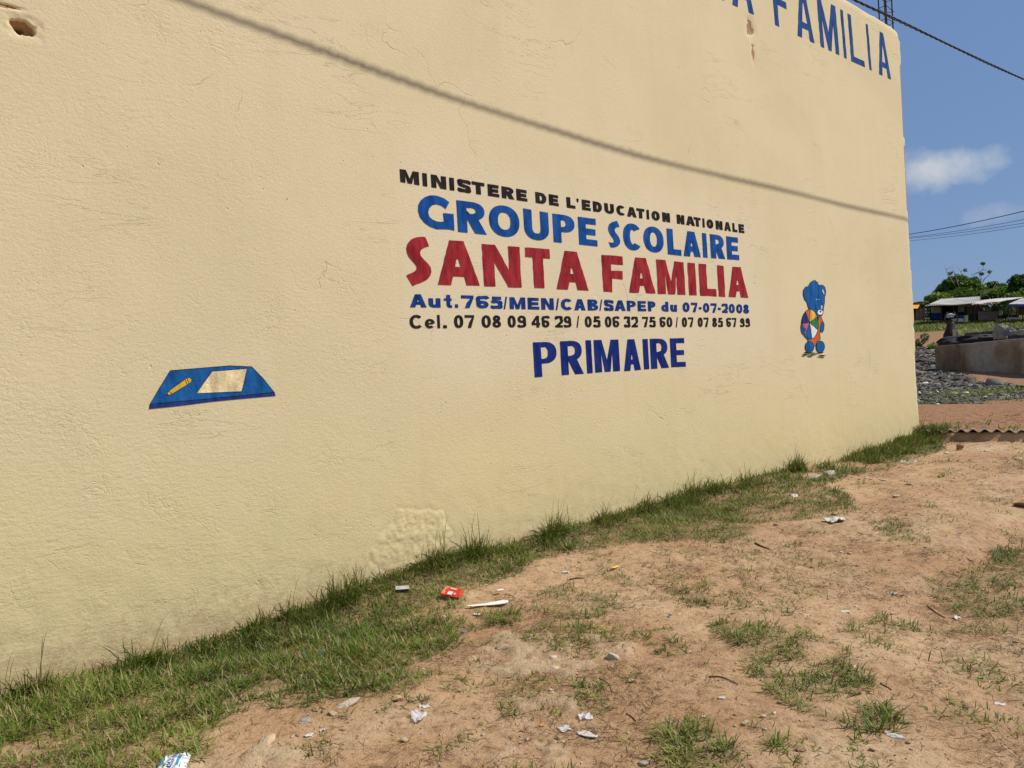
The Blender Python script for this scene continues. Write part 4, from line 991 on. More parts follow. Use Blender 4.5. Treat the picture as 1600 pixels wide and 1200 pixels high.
for s_, off, k in tus:
    n_ = int(26*k); c_ = wall_pt(s_, 0, max(off, .025)); 
    x = c_[0]+rng.normal(0, .045, n_); y = c_[1]+rng.normal(0, .045, n_)
    q = (x-WO[0])*WN[0]+(y-WO[1])*WN[1]
    x = np.where((q < .02) & (s_ < 13.7), x+WN[0]*(.03-q), x); y = np.where((q < .02) & (s_ < 13.7), y+WN[1]*(.03-q), y)
    L_ = rng.uniform(.35, 1.2, n_)*.178*k*(.8 if s_ < 2.2 else 1)
    az = rng.uniform(0, 2*np.pi, n_)
    # blades cannot grow through the wall: turn those round
    dv = np.cos(az)*WN[0]+np.sin(az)*WN[1]; flip = (dv < -.15) & (s_ < 13.7); az = np.where(flip, az+np.pi, az)
    tl = rng.uniform(.05, 1.05, n_)
    v_, q_, t_ = blades(n_, x, y, L_, (.0045+.0004*s_)*rng.uniform(.7, 1.2, n_), tl, rng.uniform(.1, .65, n_), az)
    tint = np.clip(.10+.45*rng.uniform(0, 1, n_)**1.5+.15*random.random(), 0, 1); tint = np.where(rng.uniform(0, 1, n_) < .14, rng.uniform(.8, 1, n_), tint)
    parts.append((v_, q_, t_, tint))
    if random.random() < .3:
        n2 = 2; L2 = rng.uniform(.22, .36, n2)*min(k, 1.4); az = rng.uniform(0, 2*np.pi, n2); dv = np.cos(az)*WN[0]+np.sin(az)*WN[1]; az = np.where(dv < -.05, az+np.pi, az)
        v_, q_, t_ = blades(n2, x[:n2], y[:n2], L2, np.full(n2, .005), rng.uniform(.05, .4, n2), rng.uniform(.1, .35, n2), az); parts.append((v_, q_, t_, rng.uniform(.3, .9, n2)))
tall = build_blades(parts, 'tall_grass', M_grass); tag(tall, 'tall green grass tussocks growing along the foot of the cream wall', 'grass', kind='stuff')
# dead stems and roots lying on the soil
parts = []
for (y0, y1, x0, x1, nc, ln, wd_) in ((2.3, 5.2, -4.0, 4.5, 46000, .060, .0029), (5.2, 8.5, -4, 7, 36000, .07, .0040), (8.5, 14, 0, 12, 24000, .08, .006)):
    def dd_(x, y):
        wq = (x-WO[0])*WN[0]+(y-WO[1])*WN[1]
        return inview(x, y, .3)*(wq > .05)*(.08+1.0*sstep(.46, .62, fbm(x*2.0, y*2.0, 151, 4))*sstep(.3, .6, fbm(x*9, y*9, 152, 3))+.45*grass_density(x, y))
    x, y, d = scatter(nc, x0, x1, y0, y1, dd_); n_ = len(x)
    v_, q_, t_ = blades(n_, x, y, ln*rng.uniform(.3, 1.6, n_), wd_*rng.uniform(.6, 1.3, n_), rng.uniform(1.25, 1.6, n_), rng.uniform(-.15, .25, n_), z0=.002)
    # sideways curl
    V3 = v_.reshape(-1, 7, 3); cu = rng.normal(0, .4, n_)[:, None]*ln
    V3[:, 6, :2] += rng.normal(0, .3, (n_, 2))*ln; V3[:, 4:6, :2] += (rng.normal(0, .22, (n_, 2))*ln)[:, None, :]
    parts.append((V3.reshape(-1, 3), q_, t_, rng.uniform(0, 1, n_)))
straw = build_blades(parts, 'dead_grass', M_straw); tag(straw, 'dry brown grass stems scattered over the bare soil', 'dry grass', kind='stuff')

# far grass in front of and around the stalls
parts = []
def far_d(x, y):
    r = x/y
    on = ((y > 53) & (r > .59)) | (y > 73)
    return on*inview(x, y, .15)*(r > .40)*1.
x, y, d = scatter(60000, 24, 70, 52, 92, far_d); n_ = len(x)
v_, q_, t_ = blades(n_, x, y, rng.uniform(.15, .5, n_), rng.uniform(.03, .07, n_), rng.uniform(.1, .8, n_), rng.uniform(.1, .4, n_))
parts.append((v_, q_, t_, np.clip(.22+.75*fbm(x*.3, y*.3, 161, 3)+rng.normal(0, .2, n_), 0, 1)))
# tufts among the ash heap
for (px, py, sp_, nn) in ((1500, 618, .9, 900), (1520, 612, .7, 500), (1570, 608, .7, 500), (1590, 612, .6, 500), (1540, 628, .9, 300), (1500, 668, .10, 26), (1580, 672, .16, 60), (1535, 664, .25, 20)):
    g_ = gpt(px, py); x = g_[0]+rng.normal(0, sp_, nn); y = g_[1]+rng.normal(0, sp_, nn)
    v_, q_, t_ = blades(nn, x, y, rng.uniform(.04, .17, nn), rng.uniform(.010, .024, nn), rng.uniform(.3, 1.3, nn), rng.uniform(.1, .4, nn)); parts.append((v_, q_, t_, rng.uniform(.1, .8, nn)))
fg = build_blades(parts, 'rough_grass', M_grass); tag(fg, 'rough green grass on the rising ground before the market stalls', 'grass', kind='stuff')

# ------------------------------------------------------------------ gravel
def stone_bm(r, seed, sub=2, flat=.7, ang=.35):
    """angular stone: hull of points thrown near the faces of a lopsided block"""
    rs = random.Random(seed); bm = bmesh.new()
    for k in range(9+sub*4):
        v = Vector((rs.gauss(0, 1), rs.gauss(0, 1), rs.gauss(0, 1))).normalized()
        m_ = max(abs(v.x), abs(v.y), abs(v.z)); v = v*(1/m_*.5+.5)*rs.uniform(.72, 1.0)
        v.z = v.z*.8+(.2 if v.x > 0 else -.1)*.6
        bm.verts.new((v.x*r[0]*.95, v.y*r[1]*.95, v.z*r[2]))
    res = bmesh.ops.convex_hull(bm, input=bm.verts)
    bmesh.ops.delete(bm, geom=[g for g in res['geom_interior'] if isinstance(g, bmesh.types.BMVert)], context='VERTS')
    if sub > 2:
        bmesh.ops.bevel(bm, geom=list(bm.edges), offset=min(r)*.09, segments=1, affect='EDGES')
        bmesh.ops.triangulate(bm, faces=bm.faces)
    return bm
m, n, l, b = mat('gravel', .9, .2)
a = n.new('ShaderNodeAttribute'); a.attribute_name = 'tint'
l.new(ramp(n, l, a.outputs['Fac'], [(0, (.27, .15, .08)), (.45, (.42, .29, .165)), (.8, (.50, .39, .25)), (1, (.64, .57, .45))]), b.inputs['Base Color'])
M_gravel = m
base = []
for s_ in range(8):
    bm = stone_bm((1, .8, .6), s_+40, 1); bm.verts.index_update(); bmesh.ops.triangulate(bm, faces=bm.faces); bm.verts.index_update()
    base.append((np.array([v.co[:] for v in bm.verts]), np.array([[v.index for v in f.verts] for f in bm.faces]))); bm.free()
V = []; F = []; T = []; off = 0
def peb_d(x, y):
    p_ = np.zeros_like(x)
    for P_ in G_PALE: p_ = np.maximum(p_, inpoly(x, y, P_)*1.)
    wq = (x-WO[0])*WN[0]+(y-WO[1])*WN[1]
    return inview(x, y, .3)*(wq > .1)*np.clip(.18+.7*p_+.5*sstep(.5, .65, fbm(x*1.5, y*1.5, 171, 3)), 0, 1)
for (y0, y1, x0, x1, nc, r0) in ((2.3, 5.2, -3, 4.5, 15000, .0040), (5.2, 9, -3, 7, 10000, .0055), (9, 14, 2, 12, 6000, .009), (14, 34, 8, 24, 1400, .03), (2.6, 6.5, -2.5, 3, 2600, .0125)):
    x, y, d = scatter(nc, x0, x1, y0, y1, peb_d if r0 != .0125 else (lambda x, y: (peb_d(x, y) > .8)*sstep(.45, .55, fbm(x*4.5, y*4.5, 73, 4))*.8))
    rr = r0*np.exp(rng.normal(0, .55, len(x))); z = H(x, y)
    for i in range(len(x)):
        B, tri0 = base[i % 8]; th = rng.uniform(0, 6.28); c_, s_ = math.cos(th), math.sin(th)
        v_ = B*rr[i]; v_ = np.stack([v_[:, 0]*c_-v_[:, 1]*s_+x[i], v_[:, 0]*s_+v_[:, 1]*c_+y[i], v_[:, 2]+z[i]+rr[i]*.2], -1)
        V.append(v_); F.append(tri0+off); T.append(np.full(len(v_), rng.beta(1.6, 1.6))); off += len(v_)
grv = npmesh('gravel', np.concatenate(V), np.concatenate(F), M_gravel, smooth=False, col={'tint': np.concatenate(T)})
tag(grv, 'small pale pebbles and crumbs strewn over the sandy ground', 'gravel', kind='stuff')

# ------------------------------------------------------------------ single stones
M_stone = simple('limestone', (.46, .35, .22), .9, .25, 9, .01)
M_rstone = simple('red_laterite', (.30, .17, .10), .9, .3, 9, .02)
M_gstone = simple('grey_stone', (.36, .31, .25), .9, .25, 12, .01)
def stone(px, py, r, lab, mt=None, seed=0, sink=.25, name='stone', rz=None, flat=None):
    g_ = gpt(px, py); bm = stone_bm(r, seed, 3)
    o = bmobj(name, bm, mt or M_stone, smooth=False); o.location = (g_[0], g_[1], gz(*g_)+r[2]*(.75-1.5*sink)); o.rotation_euler = (random.uniform(-.15, .15), random.uniform(-.15, .15), seed*1.7 if rz is None else rz)
    tag(o, lab, 'stone', 'loose stones on the yard'); return o
stone(1501, 703, (.065, .06, .085), 'upright red brown stone in front of the corrugated edge by the corner', M_rstone, 3, .12)
stone(1601, 793, (.13, .07, .05), 'angular red stone cut by the right edge of the photo', M_rstone, 5, .15, rz=-.2)
stone(1400, 776, (.055, .04, .025), 'flat pale stone on the sandy yard between the wall grass and the right edge', M_stone, 6)
stone(1420, 758, (.05, .025, .02), 'thin brown stone just beyond the flat pale stone', M_gstone, 7)
stone(1592, 719, (.085, .05, .03), 'pale stone near the right edge beyond the red stone', M_stone, 8)
stone(632, 1157, (.024, .018, .016), 'tan stone on bare sand below the clear plastic bag', M_stone, 9)
stone(441, 1052, (.024, .022, .02), 'cream stone half buried in the turf under the blue scrap', M_stone, 10)
stone(471, 1056, (.013, .012, .012), 'small round white pebble in the turf right of the cream stone', simple('white_pebble', (.75, .72, .66), .7, .1), 11)
stone(785, 1012, (.065, .055, .03), 'broad pale rock showing through the soil', M_stone, 12, .45)
stone(958, 1031, (.04, .036, .026), 'roundish pale grey rock with crumbs beside it', simple('pale_rock', (.48, .42, .33), .9, .2, 14, .008), 13)
stone(987, 1068, (.026, .022, .015), 'buff pebble below the roundish pale grey rock', M_stone, 14)
stone(1075, 1019, (.024, .018, .014), 'buff pebble lying alone on smooth soil', M_stone, 15)
stone(860, 1080, (.020, .016, .011), 'whitish pebble on a bare sandy patch', M_stone, 16)
stone(1165, 1133, (.026, .018, .012), 'flattish tan pebble near the lower grass patch', M_stone, 17)
stone(1193, 1125, (.016, .016, .013), 'round tan pebble beside the flattish one', M_stone, 18)
stone(545, 1102, (.085, .03, .022), 'long pale stone slab at the lower edge of the turf', simple('pale_slab', (.50, .42, .31), .9, .2, 10, .01), 19, .3, rz=.45)
stone(520, 1117, (.035, .022, .012), 'small pale slab just below the long one', M_stone, 20)
stone(620, 1095, (.045, .040, .022), 'ochre clod at the tip of the turf', simple('ochre_clod', (.50, .36, .19), .95, .2, 12, .01), 21, .35)
stone(475, 1128, (.055, .035, .012), 'flat grey slab flush with the soil in the lower left', M_gstone, 22, .4)
stone(415, 1160, (.075, .05, .022), 'wide pale rock in the lower left soil', M_stone, 23, .4)
stone(593, 928, (.025, .03, .018), 'pale pebble in front of the wall foot left of the crushed can', M_stone, 24)
stone(1380, 750, (.14, .05, .010), 'thin whitish slab flush with the ground before the far tuft', M_stone, 25, .35)
stone(1295, 742, (.17, .10, .06), 'grey eroded ledge of rock at the wall foot between two grass strips', M_gstone, 26, .35, rz=YAW)
stone(1270, 748, (.14, .06, .05), 'lower grey ledge of rock at the wall foot touching the cream wall', M_gstone, 27, .4, rz=YAW-.3)
stone(1252, 1175, (.030, .022, .016), 'reddish clod in a row at the bottom of the frame', M_rstone, 28)
stone(1005, 1193, (.028, .02, .014), 'grey crumb at the bottom edge beside the lower grass patch', M_gstone, 29)

# ------------------------------------------------------------------ litter
def sheet_obj(name, px, py, w, h, mt, lab, cat, crumple=.25, thick=.0006, rz=0., lift=.004, seed=0, nx_=10, ny_=8, shape=None, fold=0, group='litter on the yard', solid=True, parent_bm=None):
    """crumpled thin sheet lying on the ground"""
    g_ = gpt(px, py); bm = bmesh.new(); rs = random.Random(seed); w = w*.82 if name == 'paper_scrap' else w; h = h*(1.0 if name == 'paper_scrap' else 1.45); crumple = crumple*1.2
    vs = {}
    for i in range(nx_+1):
        for j in range(ny_+1):
            u, v = i/nx_-.5, j/ny_-.5
            if shape: 
                k = shape(u, v)
                x_, y_ = k
            else: x_, y_ = u, v
            z_ = (float(fbm(np.array(u*4+seed), np.array(v*4+seed*2), seed, 3))-.35)*crumple*min(w, h) + fold*abs(u)*w
            vs[i, j] = bm.verts.new((x_*w+rs.gauss(0, .01)*w*crumple, y_*h+rs.gauss(0, .01)*h*crumple, max(z_, 0)))
    for i in range(nx_):
        for j in range(ny_): bm.faces.new((vs[i, j], vs[i+1, j], vs[i+1, j+1], vs[i, j+1]))
    o = bmobj(name, bm, mt, smooth=True)
    md = o.modifiers.new('thickness', 'SOLIDIFY'); md.thickness = thick
    o.location = (g_[0], g_[1], gz(*g_)+lift); o.rotation_euler = (0, 0, rz)
    tag(o, lab, cat, group); return o
def plastic(name, color, alpha=.6, rough=.25):
    m, n, l, b = mat(name, rough, .5)
    b.inputs['Base Color'].default_value = (*color, 1); b.inputs['Alpha'].default_value = alpha
    return m
M_clear = plastic('clear_film', (.80, .80, .80), .45); M_white = simple('white_plastic', (.56, .53, .48), .5, .05, 8); M_paper = simple('white_paper', (.72, .70, .64), .8, .05, 8)
M_blu = simple('blue_plastic', (.01, .10, .55), .4, .1, 8)
leaf = lambda u, v: (u, v*(1-(2*abs(u))**1.6*.85))
crescent = lambda u, v: (u, v*(1-(2*abs(u+.05))**2*.8)+.9*u*u)
sheet_obj('plastic_bag', 655, 1121, .105, .052, M_clear, 'crumpled clear plastic bag on bare sand', 'plastic bag', .55, rz=1.95, seed=1, shape=crescent, lift=.006)
sheet_obj('paper_scrap', 482, 1147, .055, .035, M_white, 'torn white scrap among brown roots, lower left', 'paper scrap', .35, rz=.5, seed=2, shape=leaf)
sheet_obj('paper_scrap', 504, 1138, .032, .022, M_white, 'small crumpled white scrap right of the torn one', 'paper scrap', .6, rz=.2, seed=3)
sheet_obj('plastic_scrap', 665, 1102, .036, .02, M_white, 'bright white chip at the tip of the clear plastic bag', 'plastic chip', .3, rz=.6, seed=4)
sheet_obj('plastic_wrapper', 917, 1149, .105, .034, M_white, 'white twisted plastic wrapper near the bottom centre', 'wrapper', .35, rz=-.55, seed=5, shape=leaf)
sheet_obj('plastic_wrapper', 882, 1136, .055, .035, M_clear, 'clear film fragment touching the white twisted wrapper', 'wrapper', .4, rz=.4, seed=6)
sheet_obj('plastic_wrapper', 914, 1120, .065, .035, M_clear, 'curled clear film above the white twisted wrapper', 'wrapper', .6, rz=.3, seed=7)
sheet_obj('paper_scrap', 1128, 1092, .03, .03, M_white, 'small white scrap among twigs, lower right of centre', 'paper scrap', .4, rz=1.2, seed=8)
sheet_obj('paper_scrap', 1101, 1121, .035, .012, M_white, 'narrow white scrap just above the lower grass patch', 'paper scrap', .3, rz=-.8, seed=9)
sheet_obj('plastic_wrapper', 1398, 1150, .085, .03, M_clear, 'long translucent wrapper below the right turf patch', 'wrapper', .4, rz=-.9, seed=10, shape=leaf)
sheet_obj('plastic_scrap', 1562, 1098, .045, .02, M_white, 'pale blue white scrap on open sand near the right edge', 'plastic chip', .2, rz=-.6, seed=11)
sheet_obj('paper_scrap', 1397, 927, .05, .035, M_white, 'white scrap at the left end of the right turf patch', 'paper scrap', .5, rz=.1, seed=12)
sheet_obj('paper_scrap', 1494, 967, .06, .035, M_white, 'grey white crumpled scrap below the right turf patch', 'paper scrap', .7, rz=.4, seed=13)
sheet_obj('paper_scrap', 1320, 955, .07, .03, M_white, 'flat white scrap beside a forked twig', 'paper scrap', .3, rz=.1, seed=14)
sheet_obj('plastic_wrapper', 1305, 815, .19, .09, M_white, 'bright white crumpled tissue just off the tip of the wall grass', 'tissue', .7, rz=.3, seed=15, lift=.01)
sheet_obj('paper_scrap', 1241, 786, .10, .07, M_white, 'white ball of paper resting on the grass below the wall', 'paper scrap', .8, rz=.3, seed=16, lift=.07)
sheet_obj('plastic_wrapper', 1419, 724, .19, .08, M_clear, 'clear crushed sachet at the edge of the far grass tuft', 'wrapper', .6, rz=-.3, seed=17, lift=.015)
sheet_obj('paper_scrap', 1540, 705, .11, .05, M_white, 'white scrap right of the upright red stone', 'paper scrap', .6, rz=0, seed=18)
sheet_obj('paper_scrap', 884, 896, .065, .03, M_white, 'white scrap on sand above a dark twig, centre', 'paper scrap', .5, rz=-.1, seed=19)
sheet_obj('paper_scrap', 745, 963, .06, .03, M_paper, 'flat cream scrap under the long curved paper strip', 'paper scrap', .08, rz=-.35, seed=20, lift=.012)
sheet_obj('paper_scrap', 782, 928, .055, .035, M_paper, 'white diamond scrap above the long curved paper strip', 'paper scrap', .08, rz=.4, seed=21, lift=.03)
sheet_obj('paper_scrap', 696, 968, .045, .015, M_paper, 'sliver of paper in turf left of the curved strip', 'paper scrap', .2, rz=-.4, seed=22, lift=.02)
strip = lambda u, v: (u, v*(.35+.65*min(1, (u+.5)*1.3))*(1 if u < .4 else 1-(u-.4)*5)+.8*max(0, u)**1.5*.9)
sheet_obj('paper_strip', 762, 948, .30, .05, M_paper, 'long curved white strip of card lying where turf meets sand', 'paper strip', .12, .0015, rz=.12, seed=23, shape=strip, lift=.018, nx_=20)
sheet_obj('plastic_scrap', 502, 1022, .024, .024, M_blu, 'bright blue plastic scrap in the turf, left of centre', 'plastic chip', .8, rz=.7, seed=24, lift=.02)
sheet_obj('plastic_scrap', 725, 990, .022, .02, simple('faded_blue', (.12, .2, .36), .5), 'faded grey blue plastic scrap at the turf edge below the curved strip', 'plastic chip', .6, seed=25, lift=.015)
sheet_obj('plastic_scrap', 1047, 965, .022, .022, simple('dark_blue_plastic', (.02, .07, .25), .5), 'dark blue plastic scrap near the middle grass patch', 'plastic chip', .6, seed=26, lift=.012)
sheet_obj('plastic_scrap', 1499, 837, .04, .02, simple('violet_plastic', (.10, .12, .38), .5), 'violet blue scrap on sand at right, far from the others', 'plastic chip', .5, seed=27, lift=.012)
sheet_obj('plastic_scrap', 1536, 1058, .045, .012, simple('green_plastic', (.15, .42, .10), .5), 'small light green scrap on the right sand', 'plastic chip', .3, rz=-.5, seed=28)
sheet_obj('plastic_scrap', 847, 1132, .025, .012, simple('orange_peel', (.62, .26, .05), .6), 'tiny orange fragment left of the clear films', 'plastic chip', .5, seed=29)
sheet_obj('plastic_scrap', 961, 888, .075, .026, simple('yellow_plastic', (.75, .52, .08), .5), 'flat yellow wrapper on sand above the middle grass patch', 'wrapper', .1, rz=.85, seed=30, lift=.014)
for k, (px, py, w_, rz_) in enumerate(((1450, 993+106, .03, .3), (1338, 1020-90, .02, 1), (1555, 1051+100, .03, 0), (1245, 1175, .02, .4), (1551, 982, .045, .2), (1280, 1031, .02, .4))): pass

# water sachet with printed blue lettering
g_ = gpt(268, 1205); sac = empty('water_sachet', (g_[0], g_[1], gz(*g_)+.012), -1.35); tag(sac, 'empty printed water sachet, clear and blue, on turf at the bottom left', 'water sachet')
M_sach = plastic('sachet_film', (.82, .84, .86), .86, .3)
M_cyan = simple('cyan_print', (.01, .33, .66), .4, .05); M_indigo = simple('indigo_print', (.05, .08, .38), .4, .05)
bm = bmesh.new(); nx_, ny_ = 26, 18; SW, SH = .25, .128
def sz(u, v, side=1):
    edge = (1-(2*abs(u))**6)*(1-(2*abs(v))**6)
    return side*edge*(.012+.014*float(fbm(np.array(u*5+3), np.array(v*7), 201, 3)))+.003*math.sin(v*30+u*5)
for side in (1, -1):
    vs = {}
    for i in range(nx_+1):
        for j in range(ny_+1):
            u, v = i/nx_-.5, j/ny_-.5
            vs[i, j] = bm.verts.new((u*SW*(1-.05*abs(v)), v*SH*(1-.16*(2*abs(u))**2*(1 if u > 0 else .3)), sz(u, v, side)))
    for i in range(nx_):
        for j in range(ny_):
            q = (vs[i, j], vs[i+1, j], vs[i+1, j+1], vs[i, j+1]); bm.faces.new(q if side > 0 else q[::-1])
bmesh.ops.remove_doubles(bm, verts=bm.verts, dist=.0002)
bmobj('film', bm, M_sach, sac, True)
def print_patch(name, u0, u1, v0, v1, mt, ru=.0):
    bm = bmesh.new(); vs = {}
    for i in range(9):
        for j in range(5):
            a_, b_ = i/8, j/4; u = u0+(u1-u0)*a_; v = v0+(v1-v0)*b_
            vs[i, j] = bm.verts.new((u*SW*(1-.05*abs(v)), v*SH*(1-.16*(2*abs(u))**2*(1 if u > 0 else .3)), sz(u, v)+.0012))
    for i in range(8):
        for j in range(4): bm.faces.new((vs[i, j], vs[i+1, j], vs[i+1, j+1], vs[i, j+1]))
    bmobj(name, bm, mt, sac, True)
print_patch('cyan_band', -.36, .10, .13, .22, M_cyan); print_patch('cyan_band', -.30, -.18, .22, .25, M_cyan); print_patch('cyan_band', -.02, .10, .22, .25, M_cyan)
print_patch('cyan_band', -.22, .00, -.37, -.27, M_cyan); print_patch('cyan_band', .10, .34, -.38, -.26, M_cyan)
cu = bpy.data.curves.new('t', 'FONT'); cu.body = 'Victoria'; cu.size = .050; cu.align_x = 'CENTER'; cu.extrude = 0; cu.resolution_u = 3
to = bpy.data.objects.new('t', cu); COL.objects.link(to); bpy.context.view_layer.update()
me = bpy.data.meshes.new_from_object(to.evaluated_get(bpy.context.evaluated_depsgraph_get())); bpy.data.objects.remove(to)
me.name = 'printed_lettering'
for v in me.vertices:
    x_, y_ = v.co.x*.9-.008, v.co.y-.016; v.co = (x_, y_, sz(x_/SW, y_/SH)+.0014)
me.materials.clear(); me.materials.append(M_indigo)
o = bpy.data.objects.new('printed_lettering', me); COL.objects.link(o); o.parent = sac
for k in range(4):
    print_patch('print_stripe', -.44+.03*k, -.43+.03*k, -.14, .10, M_indigo)

# flattened red and orange carton
g_ = gpt(706, 936); car = empty('flattened_carton', (g_[0], g_[1], gz(*g_)+.050), -.5); car.rotation_euler = (.42, .05, -.5); tag(car, 'flattened red and orange cardboard carton with a white panel on the turf', 'carton')
M_redc = simple('red_card', (.68, .045, .02), .5, .1, 10); M_orc = simple('orange_card', (.72, .26, .10), .5, .15, 10); M_whc = simple('white_card', (.62, .66, .68), .6, .05, 10)
def slab(name, c_, s_, mt, parent, rot=(0, 0, 0)):
    bm = bmesh.new(); bmesh.ops.create_cube(bm, size=1, matrix=Matrix.Diagonal((*s_, 1))); bmesh.ops.subdivide_edges(bm, edges=bm.edges, cuts=3, use_grid_fill=True)
    for v in bm.verts: v.co.z += .006*(float(fbm(np.array(v.co.x*40), np.array(v.co.y*40+5), 211, 2))-.5)
    o = bmobj(name, bm, mt, parent); o.location = c_; o.rotation_euler = rot; return o
slab('front_panel', (0, 0, 0), (.135, .085, .012), M_redc, car, (.05, .06, 0))
slab('side_panel', (-.042, .004, .0075), (.052, .078, .003), M_orc, car, (.05, .06, 0))
slab('window_print', (.002, -.020, .0078), (.036, .034, .003), M_whc, car, (.05, .06, 0))
slab('top_stripe', (.006, .028, .0078), (.05, .014, .003), simple('pale_card', (.70, .55, .42), .6, .1), car, (.05, .06, 0))
slab('small_print', (.042, -.020, .0078), (.010, .018, .003), M_whc, car, (.05, .06, 0))
slab('end_flap', (.078, .012, -.004), (.028, .05, .0025), M_redc, car, (.1, .35, .2))

# small crushed drink can / box at the wall foot
g_ = gpt(629, 928); can = empty('crushed_box', (g_[0], g_[1], gz(*g_)+.022), .15); tag(can, 'small grey topped box with dark side, left of the red carton', 'box')
slab('lid', (0, 0, .020), (.10, .055, .006), simple('grey_print', (.45, .43, .41), .5, .15, 20), can, (.25, 0, 0))
slab('tray', (0, -.004, .002), (.094, .05, .030), simple('dark_print', (.03, .03, .04), .5, .2, 20), can, (.1, 0, 0))
slab('end_label', (.050, -.004, .004), (.004, .045, .026), M_orc, can, (.1, 0, 0))

# twigs
M_twig = simple('dark_twig', (.12, .07, .04), .9, .3, 30); M_twig2 = simple('pale_twig', (.34, .23, .13), .9, .2, 30)
for k, (pts, r, lab, mt) in enumerate((
        ([(1392, 961), (1405, 957), (1412, 950), (1416, 945)], .006, 'bent forked brown twig at the left of the right turf patch', M_twig2),
        ([(1450, 948), (1463, 958), (1477, 967)], .007, 'straight pale twig below the right turf patch', M_twig2),
        ([(1108, 1058), (1128, 1060), (1153, 1068)], .004, 'thin dark twig lying by the small white scrap', M_twig),
        ([(890, 905), (901, 903), (913, 904)], .007, 'short dark twig under the centre white scrap', M_twig),
        ([(979, 1116), (988, 1121), (994, 1127)], .004, 'short brown twig lower centre', M_twig),
        ([(936, 1062), (950, 1070), (957, 1084)], .004, 'dark curved twig beside the pale grey rock', M_twig),
        ([(702, 1166), (720, 1164), (760, 1153)], .0028, 'long thin root on the bottom sand', M_twig2),
        ([(1325, 1151), (1333, 1160), (1340, 1166)], .004, 'dark twig left of the translucent wrapper', M_twig),
        ([(1376, 1068), (1385, 1072), (1393, 1077)], .004, 'dark twig right of the big right turf patch', M_twig),
        ([(1180, 850), (1192, 855), (1202, 858)], .009, 'dark root below the tip of the wall grass', M_twig))):
    W3 = []
    for p in pts:
        q = gpt(*p); W3.append(np.array([q[0], q[1], gz(*q)+r*.8]))
    o0 = W3[0]; bm = bmesh.new()
    P3 = catmull([w-o0 for w in W3], 4) if len(W3) > 2 else [w-o0 for w in W3]
    tube(bm, P3, [r*(1-.5*i/len(P3)) for i in range(len(P3))], 6)
    if k == 0: tube(bm, [P3[-4], P3[-4]+np.array([.03, .05, .02])], [r*.6, r*.3], 5)
    o = bmobj('twig', bm, mt, smooth=True); o.location = tuple(o0); tag(o, lab, 'twig', 'twigs on the ground')

# ------------------------------------------------------------------ corrugated sheet let into the earth step
M_fc = simple('fibre_cement', (.50, .41, .30), .95, .25, 5, .01)
sd = (STEP_B-STEP_A)/np.hypot(*(STEP_B-STEP_A)); ang = math.atan2(sd[1], sd[0])
st0 = STEP_A+sd*.30
csh = empty('corrugated_sheet', (st0[0], st0[1], gz(*(st0+np.array([sd[1], -sd[0]])*-.25))-.018), ang)
tag(csh, 'brown corrugated roofing sheet with scalloped edge along the earth step by the corner', 'roofing sheet')
bm = bmesh.new(); Lc, Dc = 3.2, .55; nxc = 160
rows = []
for j, yy in enumerate((.03, .07, .2, Dc)):
    for t_ in (.010, -.010):
        rows.append([bm.verts.new((i/nxc*Lc, yy+.015*math.sin(i*.4)+.03*float(vnoise(np.array(i*.09), np.array(0.), 221)), t_+.026*math.cos(2*math.pi*i/nxc*Lc/.165)+.02*math.sin(i*.05)-.10*max(0, yy-.1))) for i in range(nxc+1)])
for i in range(nxc):
    for j in range(3):
        bm.faces.new((rows[2*j][i], rows[2*j][i+1], rows[2*j+2][i+1], rows[2*j+2][i])); bm.faces.new((rows[2*j+1][i], rows[2*j+3][i], rows[2*j+3][i+1], rows[2*j+1][i+1]))
    bm.faces.new((rows[0][i], rows[1][i], rows[1][i+1], rows[0][i+1])); bm.faces.new((rows[6][i], rows[6][i+1], rows[7][i+1], rows[7][i]))
bmobj('sheet', bm, M_fc, csh, True)

# ------------------------------------------------------------------ low concrete wall and the rubble plot behind
m, n, l, b = mat('stained_concrete', .95, .1)
v = coords(n, l)
f = noise(n, l, v, .45, 5, .55, .6); f2 = noise(n, l, v, 6, 5, .6)
c = ramp(n, l, f, [(.42, (.24, .14, .065)), (.5, (.35, .245, .14)), (.58, (.48, .375, .245))])
c = mixc(n, l, .6, c, ramp(n, l, f2, [(.3, (.6, .6, .6)), (.6, (1, 1, 1))]), 'MULTIPLY')
l.new(c, b.inputs['Base Color']); l.new(bump(n, l, f2, .02), b.inputs['Normal']); M_cwall = m
d_ = (CWL-CWR)[:2]; Lw = float(np.hypot(*d_)); aw = math.atan2(d_[1], d_[0])
def low_wall(name, pR, pL, zb, ztR, ztL, th, lab, mt):
    d_ = (pL-pR)[:2]; Lw = float(np.hypot(*d_)); aw = math.atan2(d_[1], d_[0])
    e_ = empty(name, (pR[0], pR[1], zb), aw); tag(e_, lab, 'wall')
    bm = bmesh.new(); n1 = 60; R0 = []
    for i in range(n1+1):
        u = i/n1; zt = ztR+(ztL-ztR)*u+.05*(float(fbm(np.array(u*14), np.array(1.), 231, 3))-.5)-zb
        x = u*Lw-(.25 if i == n1 else 0)*0
        R0.append([bm.verts.new(p) for p in ((x, 0, -.5), (x, 0, zt-.03), (x, -.03, zt), (x, -th, zt-.01), (x, -th, -.5))])
    for a_, b_ in zip(R0, R0[1:]):
        for k in range(4): bm.faces.new((a_[k], a_[k+1], b_[k+1], b_[k]))
    bm.faces.new(R0[0]); bm.faces.new(R0[-1][::-1]); bmesh.ops.recalc_face_normals(bm, faces=bm.faces)
    bmobj('masonry', bm, mt, e_); return e_
zR = at_depth(1604, 527, 31)[2]; zL = at_depth(1462, 541, 35)[2]
ext = CWR+(CWR-CWL)*.9
